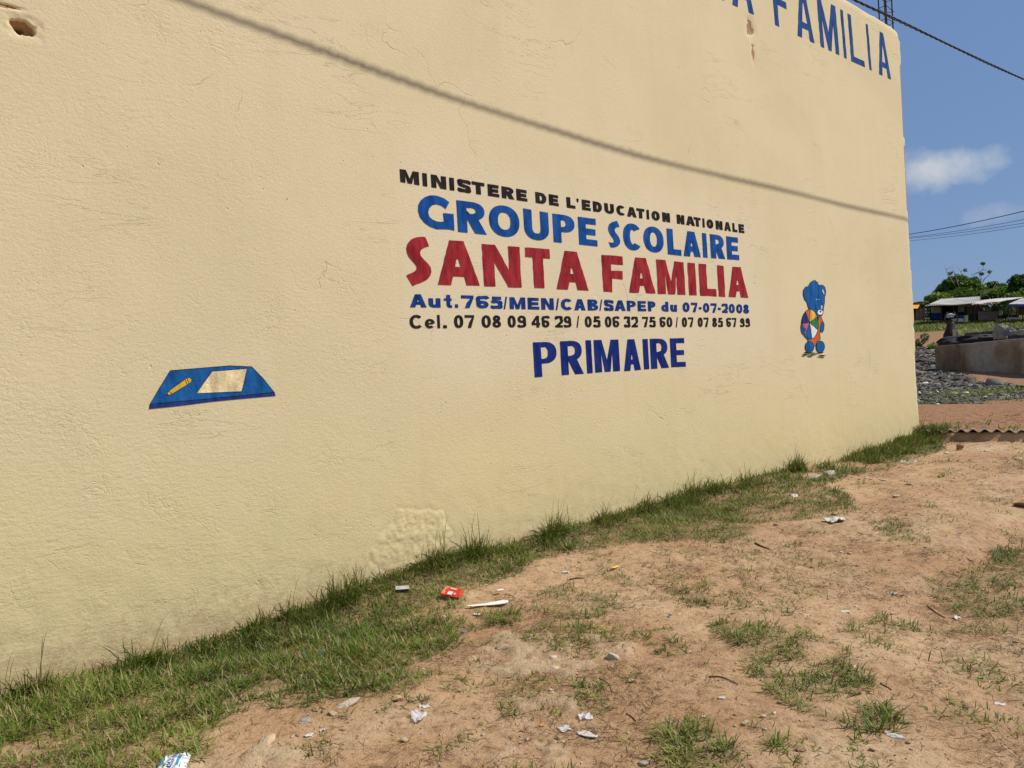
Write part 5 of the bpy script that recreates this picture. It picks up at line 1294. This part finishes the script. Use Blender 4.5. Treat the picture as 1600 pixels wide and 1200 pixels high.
low_wall('concrete_wall', ext, CWL, .3, zR+(zR-zL)*.5, zL, .18, 'low stained concrete wall with blotched face at the right edge', M_cwall)
bR, bL = at_depth(1640, 520, 40), at_depth(1508, 530, 50)
low_wall('stone_wall', bR, bL, 1.2, at_depth(1640, 508, 40)[2], at_depth(1508, 521, 50)[2], .3, 'dark rough low wall behind the concrete one, below the green grass', simple('dark_masonry', (.10, .075, .055), .95, .5, 3, .05, obj=False))

# ash heap debris
dm, dn_, dl_, db = mat('debris', .8, .2)
a = dn_.new('ShaderNodeAttribute'); a.attribute_name = 'tint'
dl_.new(ramp(dn_, dl_, a.outputs['Fac'], [(0, (.035, .030, .026)), (.3, (.095, .078, .058)), (.6, (.19, .16, .122)), (.8, (.27, .22, .16)), (.93, (.42, .40, .37)), (1, (.65, .64, .62))], 'LINEAR'), db.inputs['Base Color'])
V = []; F = []; T = []; off = 0
sel = 0
x = rng.uniform(8, 34, 60000); y = rng.uniform(17, 56, 60000)
jx_ = x+(fbm(x*.8, y*.8, 74, 3)-.5)*2; jy_ = y+(fbm(x*.8, y*.8, 75, 3)-.5)*3
k_ = inpoly(jx_, jy_, ASH) & inview(x, y, .1)
cwq = (x-CWR[0])*(CWL-CWR)[1]-(y-CWR[1])*(CWL-CWR)[0]
k2 = (cwq > 2) & (y > 30) & (y < 50) & (x < y*.75) & (x > 16) 
for msk, cap in ((k_, 9000), (k2, 2500)):
    ii = np.nonzero(msk)[0][:cap]
    for i in ii:
        s_ = (.018+.0011*y[i])*math.exp(random.gauss(0, .6)); z_ = gz(x[i], y[i])
        B = np.array([[-1, -.6, 0], [1, -.5, .1], [.8, .7, .0], [-.9, .6, .15], [-.6, -.4, .5], [.6, -.3, .45], [.5, .4, .6], [-.5, .5, .4]])*np.array([1, 1, random.uniform(.3, 1.1)])*s_+rng.normal(0, .18, (8, 3))*s_
        th = random.random()*6.28; c_, q_ = math.cos(th), math.sin(th)
        B = np.stack([B[:, 0]*c_-B[:, 1]*q_+x[i], B[:, 0]*q_+B[:, 1]*c_+y[i], B[:, 2]+z_-.1*s_], -1)
        V.append(B); F.append(np.array([[0, 3, 2, 1], [4, 5, 6, 7], [0, 1, 5, 4], [1, 2, 6, 5], [2, 3, 7, 6], [3, 0, 4, 7]])+off); off += 8
        T.append(np.full(8, min(1, random.betavariate(1.5, 2.6)+(random.random() < .06)*.5)))
rb = npmesh('rubbish', np.concatenate(V), np.concatenate(F), dm, smooth=False, col={'tint': np.concatenate(T)})
tag(rb, 'grey ash, rubble and scraps dumped beside and behind the low concrete wall', 'rubbish', kind='stuff')
def heap(name, p, r, mt, lab, cat, seed=0, amp=.35, group=None):
    bm = bmesh.new(); bmesh.ops.create_icosphere(bm, subdivisions=4, radius=1)
    for v in bm.verts:
        k = 1+amp*(float(fbm(np.array(v.co.x*1.7+seed), np.array(v.co.y*1.7+v.co.z*2.1), seed, 4))-.5)*2
        v.co = Vector((v.co.x*r[0]*k, v.co.y*r[1]*k, max(v.co.z, -.3)*r[2]*k))
    o = bmobj(name, bm, mt, smooth=False); o.location = p; tag(o, lab, cat, group); return o
M_tar = simple('charred', (.035, .028, .025), .85, .6, 4, .05); M_sack = simple('sackcloth', (.34, .28, .19), .9, .2, 4, .04); M_gsack = simple('grey_cloth', (.22, .21, .21), .9, .3, 5, .05)
def gd_at(px, py, D): 
    p = at_depth(px, py, D); return (p[0], p[1], p[2])
heap('burnt_heap', gd_at(1496, 537, 39), (.95, .8, .40), M_tar, 'dark burnt heap of refuse behind the left end of the concrete wall', 'refuse heap', 3)
heap('burnt_heap', gd_at(1530, 531, 38.5), (1.1, .8, .30), M_tar, 'longer low dark heap right of the burnt one, with the blue bundle on it', 'refuse heap', 5)
heap('cloth_bundle', gd_at(1563, 524, 35.5), (.18, .4, .52), M_sack, 'tall tan sack leaning on the rubble behind the concrete wall', 'sack', 7, .3)
heap('cloth_bundle', gd_at(1568, 514, 35.5), (.20, .3, .17), M_sack, 'top of the tan sackcloth pile', 'sack', 8, .3)
heap('cloth_bundle', gd_at(1578, 521, 34.5), (.27, .35, .27), M_gsack, 'grey crumpled cloth in front of the tan sacks', 'cloth', 9, .5)
heap('cloth_bundle', gd_at(1588, 521, 34), (.14, .3, .15), M_sack, 'small pale sack right of the grey cloth', 'sack', 10, .4)
heap('cloth_bundle', gd_at(1598, 521, 33.5), (.17, .3, .22), M_sack, 'pale sack cut by the right edge', 'sack', 11, .4)
heap('plastic_bundle', gd_at(1522, 531, 38), (.24, .2, .11), simple('blue_bag', (.01, .09, .55), .4, .2), 'small bright blue plastic bundle on the dark heap', 'plastic bundle', 12)

# ------------------------------------------------------------------ market stalls
def P(px, py, D): return Vector(at_depth(px, py, D))
def prism(pts_front, depth_vec, name, mt, parent):
    bm = bmesh.new(); f = [bm.verts.new(p) for p in pts_front]; k = [bm.verts.new(p+depth_vec) for p in pts_front]; n_ = len(f)
    bm.faces.new(f); bm.faces.new(k[::-1])
    for i in range(n_): bm.faces.new((f[i], k[i], k[(i+1) % n_], f[(i+1) % n_]))
    bmesh.ops.recalc_face_normals(bm, faces=bm.faces); o = bmobj(name, bm, mt); o.parent = parent; return o
def roofing(p0, p1, p2, p3, name, mt, parent, rib=.25, th=.04):
    """corrugated roof: p0,p1 eave left/right, p2,p3 ridge right/left"""
    bm = bmesh.new(); n_ = max(8, int((p1-p0).length/rib)*4); top = []; 
    nrm = (p1-p0).cross(p3-p0).normalized(); nrm = nrm if nrm.z > 0 else -nrm
    for i in range(n_+1):
        u = i/n_; a_ = p0.lerp(p1, u); b_ = p3.lerp(p2, u); off_ = nrm*(.02*math.cos(i*math.pi/2))
        sag = Vector((0, 0, .03*math.sin(u*9)))
        top.append([bm.verts.new(a_+off_+sag), bm.verts.new(a_.lerp(b_, .5)+off_), bm.verts.new(b_+off_), bm.verts.new(b_+off_-nrm*th), bm.verts.new(a_+off_-nrm*th+sag)])
    for q, r in zip(top, top[1:]):
        for k in range(5): bm.faces.new((q[k], q[(k+1) % 5], r[(k+1) % 5], r[k]))
    bm.faces.new(top[0]); bm.faces.new(top[-1][::-1]); bmesh.ops.recalc_face_normals(bm, faces=bm.faces)
    o = bmobj(name, bm, mt); o.parent = parent; return o
def tin(name, c0, c1): 
    m, n, l, b = mat(name, .7, .3); v = coords(n, l)
    l.new(ramp(n, l, noise(n, l, v, .8, 6, .65, .3), [(.35, c0), (.6, c1)]), b.inputs['Base Color']); return m
M_tin = tin('weathered_tin', (.26, .22, .18), (.42, .40, .37)); M_rust = tin('rusty_tin', (.20, .07, .045), (.42, .30, .24)); M_white_tin = tin('pale_tin', (.42, .34, .28), (.58, .54, .50))
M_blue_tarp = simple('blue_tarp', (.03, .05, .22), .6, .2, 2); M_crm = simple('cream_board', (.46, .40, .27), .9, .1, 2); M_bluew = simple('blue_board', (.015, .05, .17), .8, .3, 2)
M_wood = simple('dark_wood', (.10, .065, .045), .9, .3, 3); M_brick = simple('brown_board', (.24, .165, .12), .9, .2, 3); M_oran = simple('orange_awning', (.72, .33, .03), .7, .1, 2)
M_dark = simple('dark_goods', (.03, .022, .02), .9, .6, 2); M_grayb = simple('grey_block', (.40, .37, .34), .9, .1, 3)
def stall(name, D, pxl, pxr, ypost, lab, ybase=505):
    c_ = P((pxl+pxr)/2, ybase, D); e_ = empty(name, tuple(c_)); tag(e_, lab, 'market stall', 'market stalls on the far rise'); return e_
def V_(p, e_): return p-Vector(e_.location)
dy = Vector((0, 1, 0))
def panel(e_, name, mt, px0, px1, y0, y1, D, th=.08):
    pts = [V_(P(px0, y1, D), e_), V_(P(px1, y1, D), e_), V_(P(px1, y0, D), e_), V_(P(px0, y0, D), e_)]; return prism(pts, dy*th, name, mt, e_)
def post(e_, px, y0, y1, D, w=.09, mt=None):
    a_, b_ = V_(P(px, y1, D), e_), V_(P(px, y0, D), e_); bm = bmesh.new(); tube(bm, [a_, b_], w/2, 6); o = bmobj('post', bm, mt or M_wood, e_); return o
# 1 orange awning kiosk, partly hidden by the school corner
e1 = stall('kiosk', 84, 1418, 1446, 470, 'brown wooden kiosk with an orange awning next to the school corner', 500)
roofing(V_(P(1410, 474, 83), e1), V_(P(1441, 471, 83), e1), V_(P(1452, 472, 88), e1), V_(P(1410, 473, 88), e1), 'roof', M_rust, e1)
prism([V_(P(1410, 482, 82), e1), V_(P(1434, 482, 82), e1), V_(P(1438, 474, 83.5), e1), V_(P(1410, 475, 83.5), e1)], Vector((0, .05, .05)), 'awning', M_oran, e1)
panel(e1, 'back_wall', M_wood, 1412, 1446, 476, 500, 87); panel(e1, 'side_wall', M_brick, 1432, 1446, 482, 500, 85.5)
panel(e1, 'counter', M_wood, 1412, 1432, 491, 500, 84)
for px in (1425.5, 1431, 1437, 1444): post(e1, px, 476, 500, 84, .12)
# 2 main stall: grey roof, cream and blue front
e2 = stall('market_stall', 86, 1446, 1530, 470, 'long market stall with grey tin roof and cream over blue front boards', 502)
roofing(V_(P(1446, 478, 84), e2), V_(P(1532, 473.5, 84), e2), V_(P(1531.5, 463, 91), e2), V_(P(1471, 467, 91), e2), 'roof', M_tin, e2)
panel(e2, 'front_board', M_crm, 1455, 1470, 479, 489, 86); panel(e2, 'front_board', M_crm, 1497, 1507, 477, 487, 86)
panel(e2, 'lower_board', M_bluew, 1455, 1471, 489, 499, 85.9); panel(e2, 'lower_board', M_bluew, 1497, 1510, 487, 495, 85.9)
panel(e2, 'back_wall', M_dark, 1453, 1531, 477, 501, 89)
panel(e2, 'white_sign', simple('white_board', (.62, .60, .55), .8, .1), 1455.2, 1459, 481, 486.5, 85.8, .04)
panel(e2, 'fascia', M_rust, 1448, 1530, 475.6, 478, 84.3, .04)
for px in (1450, 1471, 1490, 1496.5, 1510, 1520): post(e2, px, 476, 501, 85.5)
panel(e2, 'side_board', M_brick, 1511, 1520, 478, 500, 86.5)
# 3 open stall with patched pink and white roof
e3 = stall('market_stall', 82, 1520, 1580, 470, 'open stall with patched red and white tin roof over a brown board counter', 503)
roofing(V_(P(1518, 475.5, 81), e3), V_(P(1548, 472.5, 80), e3), V_(P(1560, 466, 88), e3), V_(P(1534, 469, 88), e3), 'roof', M_white_tin, e3)
roofing(V_(P(1547, 473, 80.2), e3), V_(P(1578, 468.5, 80.2), e3), V_(P(1602, 464, 88), e3), V_(P(1559.6, 466, 88), e3), 'roof', M_white_tin, e3)
roofing(V_(P(1519, 476.3, 80.5), e3), V_(P(1562, 473.6, 79.5), e3), V_(P(1563, 472.6, 80), e3), V_(P(1519, 475.4, 81), e3), 'red_eave', M_rust, e3)
panel(e3, 'counter', M_brick, 1529, 1560, 487, 500, 81); panel(e3, 'counter_end', M_crm, 1561, 1567, 485, 500, 81.2)
for px in (1523, 1534, 1541, 1560, 1571): post(e3, px, 474, 502, 81.3, .11)
panel(e3, 'rail', M_wood, 1523, 1572, 478.5, 479.5, 81.1, .05)
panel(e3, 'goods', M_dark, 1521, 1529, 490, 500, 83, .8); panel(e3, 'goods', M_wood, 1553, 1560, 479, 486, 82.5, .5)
# 4 stall under a blue edged tarp
e4 = stall('market_stall', 78, 1574, 1625, 470, 'open stall under a grey roof edged with blue tarpaulin at the right edge', 503)
roofing(V_(P(1574, 476, 77), e4), V_(P(1640, 476, 76), e4), V_(P(1640, 463, 84), e4), V_(P(1597, 466, 84), e4), 'roof', M_tin, e4)
panel(e4, 'tarpaulin', M_blue_tarp, 1574, 1640, 475, 478.5, 76.6, .04)
for px in (1576, 1580.5, 1589, 1598, 1625): post(e4, px, 477, 502, 77.5, .11)
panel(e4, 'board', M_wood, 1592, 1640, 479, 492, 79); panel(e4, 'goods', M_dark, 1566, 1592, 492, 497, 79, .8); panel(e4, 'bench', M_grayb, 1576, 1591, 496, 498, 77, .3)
panel(e4, 'shelf', M_wood, 1572, 1592, 487, 488, 79.2, .3)
# block and blue table before stall 2
o = empty('concrete_block', tuple(P(1499, 500, 78))); tag(o, 'pale grey concrete block on the grass right of the person', 'concrete block')
panel(o, 'block', M_grayb, 1493, 1505, 497.5, 502.5, 78, .5)
o = empty('blue_table', tuple(P(1508, 500, 80))); tag(o, 'small blue table with goods before the long stall', 'table')
panel(o, 'tabletop', M_bluew, 1500, 1511, 493, 494.5, 80, .7)
for px in (1501, 1510): 
    post(o, px, 494, 502, 80, .08, M_bluew)
panel(o, 'crate', M_crm, 1509.5, 1512.5, 492.5, 503, 79.6, .4)

# ------------------------------------------------------------------ trees
M_leaf = grass_mat('leaves', [(0, (.03, .065, .012)), (.4, (.09, .165, .022)), (.7, (.20, .29, .04)), (1, (.38, .40, .06))], .3)
M_bark = simple('bark', (.20, .15, .10), .95, .3, 6, .02)
def crown(blobs, per, size, tint0, seed, tvar=.3):
    rg = np.random.default_rng(seed); C_ = []; T_ = []
    for (cx_, cy_, cz_, rx, ry, rz_) in blobs:
        n_ = int(2.3*per*rx*rz_)
        d = rg.normal(size=(n_, 3)); d /= np.linalg.norm(d, axis=1)[:, None]
        r = rg.uniform(.55, 1.05, n_)**.6
        lump = 1+.35*(fbm(d[:, 0]*3+seed, d[:, 1]*3+d[:, 2]*4, seed, 3)-.5)*2
        p = d*(r*lump)[:, None]*np.array([rx, ry, rz_])+np.array([cx_, cy_, cz_])
        keep = fbm(p[:, 0]*1.5+7, p[:, 1]*1.5+p[:, 2]*1.9, seed+5, 3) > .40
        C_.append(p[keep]); T_.append((tint0+tvar*(fbm(p[:, 0]*.9, p[:, 2]*.9, seed+9, 3)-.5)*2+rg.normal(0, .12, n_))[keep])
    c_ = np.concatenate(C_); t_ = np.clip(np.concatenate(T_), 0, 1); n_ = len(c_)
    a_ = rg.normal(size=(n_, 3)); a_ /= np.linalg.norm(a_, axis=1)[:, None]; b_ = np.cross(a_, rg.normal(size=(n_, 3))); b_ /= np.linalg.norm(b_, axis=1)[:, None]
    s_ = size*rg.uniform(.5, 1.4, n_)[:, None]
    V = np.stack([c_-a_*s_, c_-b_*s_*.45, c_+a_*s_, c_+b_*s_*.45], 1).reshape(-1, 3)
    return V, np.arange(n_*4).reshape(-1, 4), np.repeat(t_, 4)
def tree(name, px, py, D, blobs, lab, per=260, size=.22, tint=.45, seed=1, limbs=5, cat='tree', group='trees and bushes behind the stalls', trunk_h=None, bare=0, mt=None):
    """blobs in photo terms: (px, py, half width px, half height px, depth offset)"""
    base_ = P(px, py, D); gx, gy = base_.x, base_.y; zb = gz(gx, gy); e_ = empty(name, (gx, gy, zb)); tag(e_, lab, cat, group)
    s = D/1200.; B = []
    for (bx, by, hw, hh, dd) in blobs:
        c_ = P(bx, by, D+dd)-Vector(e_.location); B.append((c_.x, c_.y, c_.z, hw*s, hw*s*.9, hh*s))
    V, F, T = crown(B, per, size, tint, seed)
    npmesh('crown', V, F, M_leaf, e_, smooth=False, col={'tint': T})
    rs = random.Random(seed); bm = bmesh.new(); top_ = sum(b_[2] for b_ in B)/len(B)
    cxm = sum(b_[0] for b_ in B)/len(B)
    tube(bm, [(0, 0, -.3), (cxm*.2, 0, top_*.35), (cxm*.5, .1, top_*.7)], [.22*max(1, top_/5), .16*max(1, top_/5), .10], 8)
    for b_ in B:
        tube(bm, [(cxm*.3, 0, top_*.45), (b_[0]*.6, b_[1]*.5, b_[2]*.75), (b_[0]*.95, b_[1], b_[2]*1.02)], [.10, .07, .02], 6)
    bmobj('trunk', bm, M_bark, e_, True)
    if bare:
        for k in range(bare):
            bm = bmesh.new(); f0 = B[k % len(B)]
            a0 = rs.uniform(-.9, .9); p0 = Vector((f0[0], f0[1]-f0[4]*.75, f0[2]-f0[5]*.9)); pts = [p0]
            for q in range(5): pts.append(pts[-1]+Vector((math.sin(a0)*.7+rs.gauss(0, .15), -.12, math.cos(a0)*.9+rs.gauss(0, .12))))
            tube(bm, pts, [.07, .06, .05, .04, .025, .01], 5)
            for q in (2, 3, 4): tube(bm, [pts[q], pts[q]+Vector((rs.uniform(-.9, .9), -.1, rs.uniform(.4, .9)))], [.03, .01], 4)
            bmobj('bare_branch', bm, simple('pale_bark', (.34, .28, .20), .9, .2) if k == 0 else bpy.data.materials['pale_bark'], e_, True)
    return e_
tree('broad_tree', 1498, 492, 104, [(1497, 448, 24, 17, 0), (1480, 458, 19, 16, 2), (1522, 456, 16, 20, 1), (1503, 466, 30, 14, -3), (1488, 443, 15, 9, 0), (1513, 447, 14, 12, 0)],
     'broad rounded dark green tree with pale bare branches behind the long stall', 330, .26, .42, 3, bare=6)
tree('bush', 1466, 485, 97, [(1462, 468, 14, 11, 0), (1452, 474, 10, 8, 0), (1474, 470, 14, 12, 0), (1440, 478, 10, 6, 0), (1428, 480, 10, 6, 0)], 'bright yellow green bush left of the broad tree', 330, .24, .70, 5, cat='bush')
tree('bush', 1552, 485, 100, [(1550, 462, 16, 11, 0), (1565, 460, 14, 12, 0), (1535, 466, 12, 10, 0), (1572, 466, 16, 11, 0)], 'mid green bush mass between the broad tree and the dark tree', 300, .25, .62, 7, cat='bush')
tree('dark_tree', 1590, 485, 96, [(1586, 438, 7, 9, 0), (1592, 445, 13, 12, 0), (1597, 437, 6, 8, 0), (1585, 455, 11, 11, 0), (1602, 450, 14, 18, 0), (1578, 441, 4, 4, 0)], 'tall dark green tree cut by the right edge', 380, .22, .22, 9)
tree('bush', 1590, 488, 93, [(1588, 466, 16, 9, 0), (1604, 462, 12, 12, 0), (1572, 470, 9, 7, 0)], 'blue green bush below the tall dark tree', 300, .22, .50, 11, cat='bush')
tree('far_tree', 1552, 480, 150, [(1551, 443, 8, 3, 0), (1560, 447, 14, 3, 0), (1545, 449, 8, 4, 0), (1572, 449, 9, 3, 0), (1556, 455, 20, 5, 0)], 'flat topped tree seen far off over the bushes', 170, .34, .35, 13)
tree('bush', 1620, 485, 110, [(1615, 455, 16, 20, 0), (1640, 460, 20, 20, 0), (1670, 462, 22, 18, 0)], 'large bush out at the right beyond the dark tree', 200, .3, .45, 15, cat='bush')
tree('bush', 1400, 485, 110, [(1400, 474, 18, 10, 0), (1370, 474, 20, 12, 0), (1335, 474, 22, 12, 0)], 'low bushes hidden behind the school corner', 120, .35, .5, 17, cat='bush')
tree('bush', 1500, 492, 95, [(1430+18*k, 485+(k % 3), 14, 9, (k % 2)*2) for k in range(13)], 'dark low thicket seen between the posts behind the stalls', 200, .26, .34, 29, cat='thicket')
# bare twigs reaching above the broad tree
dt = empty('dead_tree', tuple(P(1523, 485, 112))); tag(dt, 'leafless tree whose bent twigs show above the broad tree', 'tree', 'trees and bushes behind the stalls')
bm = bmesh.new(); 
def dp(px, py): return P(px, py, 112)-Vector(dt.location)
tube(bm, [dp(1523, 490), dp(1528, 460), dp(1538, 436)], [.2, .13, .07], 6); bmobj('trunk', bm, M_bark, dt, True)
for pts in ([(1538, 436), (1545, 430), (1548, 424), (1546, 421)], [(1545, 430), (1547, 427), (1550, 427)], [(1528, 455), (1523, 430), (1530, 425), (1535, 422), (1537, 414), (1536, 411)], [(1530, 425), (1521, 428), (1517, 430)], [(1535, 422), (1540, 421), (1542, 424)], [(1537, 414), (1534, 412), (1539, 412)]):
    bm = bmesh.new(); tube(bm, [dp(*p) for p in pts], [.05]+[.03]*(len(pts)-1), 4); bmobj('branch', bm, M_bark, dt, True)
bl = [(dp(1547, 425)), dp(1534, 428), dp(1509, 422), dp(1485, 427), dp(1536, 412)]
V, F, T = crown([(b_.x, b_.y, b_.z, .35, .3, .22) for b_ in bl], 520, .14, .3, 19); tag(npmesh('leaf_tuft', V, F, M_leaf, dt, smooth=False, col={'tint': T}), kind='stuff')

# weeds on the red mound beside the corner
for k, (px, py, D, lab) in enumerate(((1437, 536, 52, 'leafy weed on the red mound right beside the school corner'), (1456, 536, 51, 'smaller weed right of the leafy one'))):
    e_ = empty('weed', tuple(P(px, py, D))); e_.location.z = gz(e_.location.x, e_.location.y); tag(e_, lab, 'weed')
    s_ = 1 if k == 0 else .45; V, F, T = crown([(0, 0, .35*s_, .35*s_, .3, .3*s_), (.35*s_, 0, .7*s_, .3*s_, .25, .3*s_), (-.3*s_, 0, .15, .35*s_, .3, .2)], 900, .08, .5, 23+k)
    npmesh('foliage', V, F, M_leaf, e_, smooth=False, col={'tint': T}); bm = bmesh.new(); tube(bm, [(0, 0, -.1), (.15*s_, 0, .4*s_), (.4*s_, 0, .9*s_)], [.02, .015, .008], 5); bmobj('stem', bm, M_bark, e_)

# ------------------------------------------------------------------ person carrying a basin on the head
DP = 45; s = DP/1200
pc = P(1487, 540, DP); zf = P(1487, 497, DP).z-1.79
per = empty('person', (pc.x, pc.y, zf), .15); per.scale = (1.12, 1.12, 1.12)
tag(per, 'person in a dark patterned wrap, both arms raised to a pale basin', 'person')
M_skin = simple('dark_skin', (.085, .040, .026), .5, .1, 6); M_wrap = simple('dark_print_cloth', (.05, .028, .025), .85, .75, 9); M_hair = simple('black_hair', (.012, .010, .010), .8, .1)
def skin_body(name, verts, edges, radii, mt, parent, root=0, lv=2):
    me = bpy.data.meshes.new(name); me.from_pydata(verts, edges, []); o = bpy.data.objects.new(name, me); COL.objects.link(o)
    sm = o.modifiers.new('skin', 'SKIN'); sm.use_smooth_shade = True
    for i, r in enumerate(radii): me.skin_vertices[0].data[i].radius = r if hasattr(r, '__len__') else (r, r); me.skin_vertices[0].data[i].use_root = (i == root)
    sb = o.modifiers.new('sub', 'SUBSURF'); sb.levels = lv; sb.render_levels = lv
    bpy.context.view_layer.update()
    m2 = bpy.data.meshes.new_from_object(o.evaluated_get(bpy.context.evaluated_depsgraph_get())); o.modifiers.clear(); o.data = m2; m2.materials.append(mt); o.parent = parent
    return o
# joints: pelvis chest neck head ; arms raised ; legs
vv = [(0, 0, .92), (0, 0, 1.10), (0, 0, 1.28), (0, -.01, 1.38), (0, -.03, 1.50), (0, -.03, 1.55)]
rr_ = [(.15, .11), (.13, .10), (.15, .10), .05, (.078, .09), (.065, .075)]
ee = [(0, 1), (1, 2), (2, 3), (3, 4), (4, 5)]
for sg in (-1, 1):
    b0 = len(vv); vv += [(sg*.17, 0, 1.33), (sg*.36, -.04, 1.42), (sg*.37, -.06, 1.60), (sg*.27, -.05, 1.76), (sg*.24, -.05, 1.83)]
    rr_ += [.058, .044, .037, .027, .032]; ee += [(2, b0), (b0, b0+1), (b0+1, b0+2), (b0+2, b0+3), (b0+3, b0+4)]
for sg in (-1, 1):
    b0 = len(vv); vv += [(sg*.10, 0, .85), (sg*.11, -.02 if sg > 0 else .04, .48), (sg*.11, .03 if sg > 0 else .10, .10), (sg*.11, -.10 if sg > 0 else -.02, .04)]
    rr_ += [.09, .06, .04, .035]; ee += [(0, b0), (b0, b0+1), (b0+1, b0+2), (b0+2, b0+3)]
skin_body('body', vv, ee, rr_, M_skin, per)
for sg in (-1, 1):      # fingers closing on the load
    for k in range(5):
        bm = bmesh.new(); a0 = (k-2)*.018; ln_ = (.045, .075, .08, .075, .06)[k]
        tube(bm, [(sg*.24, -.05+a0, 1.84), (sg*(.22-.02*(k == 0)), -.05+a0*1.3, 1.84+ln_*.6), (sg*.19, -.05+a0*1.3, 1.84+ln_)], [.011, .010, .008], 6); bmobj('finger', bm, M_skin, per, True)
# wrap dress as a pleated shell
bm = bmesh.new(); R0 = []
for j, (z_, rx, ry) in enumerate(((.30, .36, .28), (.5, .42, .30), (.75, .39, .27), (.95, .30, .20), (1.10, .23, .16), (1.25, .21, .14), (1.34, .16, .11))):
    R0.append([bm.verts.new(((rx+.018*math.sin(i*3.1+j)*(z_ < 1))*math.cos(2*math.pi*i/36), (ry+.018*math.sin(i*3.1+j)*(z_ < 1))*math.sin(2*math.pi*i/36), z_)) for i in range(36)])
for a_, b_ in zip(R0, R0[1:]):
    for i in range(36): bm.faces.new((a_[i], a_[(i+1) % 36], b_[(i+1) % 36], b_[i]))
bmobj('wrap_dress', bm, M_wrap, per, True)
bm = bmesh.new(); 
for z0_, z1_ in ((.45, 1.05),): box(bm, (-.05, -.29, .75), (.20, .03, .5))
bmobj('apron_panel', bm, simple('tan_cloth', (.33, .25, .15), .9, .2, 5), per)
bm = bmesh.new(); bmesh.ops.create_uvsphere(bm, u_segments=16, v_segments=10, radius=1, matrix=Matrix.Translation((0, .012, 1.545)) @ Matrix.Diagonal((.092, .100, .088, 1))); bmobj('hair', bm, M_hair, per, True)
for sx in (-.03, .03):
    bm = bmesh.new(); bmesh.ops.create_uvsphere(bm, u_segments=8, v_segments=6, radius=.012, matrix=Matrix.Translation((sx, -.115, 1.51))); bmobj('eye', bm, M_white, per, True)
bm = bmesh.new(); bmesh.ops.create_cone(bm, segments=8, radius1=.018, radius2=.004, depth=.05, cap_ends=True, matrix=Matrix.Translation((0, -.125, 1.485))); bmobj('nose', bm, M_skin, per)
bm = bmesh.new(); box(bm, (0, -.112, 1.455), (.05, .012, .012)); bmobj('mouth', bm, simple('lips', (.14, .04, .03), .5), per)
bs_ = empty('basin', (pc.x, pc.y, zf+1.82)); tag(bs_, 'pale blue white enamel basin carried on the head of the person', 'basin')
bm = bmesh.new(); R0 = []
for (z_, r_) in ((0, .16), (.02, .19), (.16, .25), (.18, .265), (.17, .245), (.03, .17)):
    R0.append([bm.verts.new((r_*math.cos(2*math.pi*i/28), r_*math.sin(2*math.pi*i/28), z_)) for i in range(28)])
for a_, b_ in zip(R0, R0[1:]):
    for i in range(28): bm.faces.new((a_[i], a_[(i+1) % 28], b_[(i+1) % 28], b_[i]))
bm.faces.new(R0[0][::-1]); bm.faces.new(R0[-1]); bmobj('bowl', bm, simple('enamel', (.62, .70, .76), .3, .05), bs_, True)
heapo = heap('x', (0, 0, .12), (.21, .21, .13), M_white, None, None, 31, .3); heapo.name = 'load'; heapo.parent = bs_
for k_ in ('label', 'category', 'group'):
    if k_ in heapo: del heapo[k_]
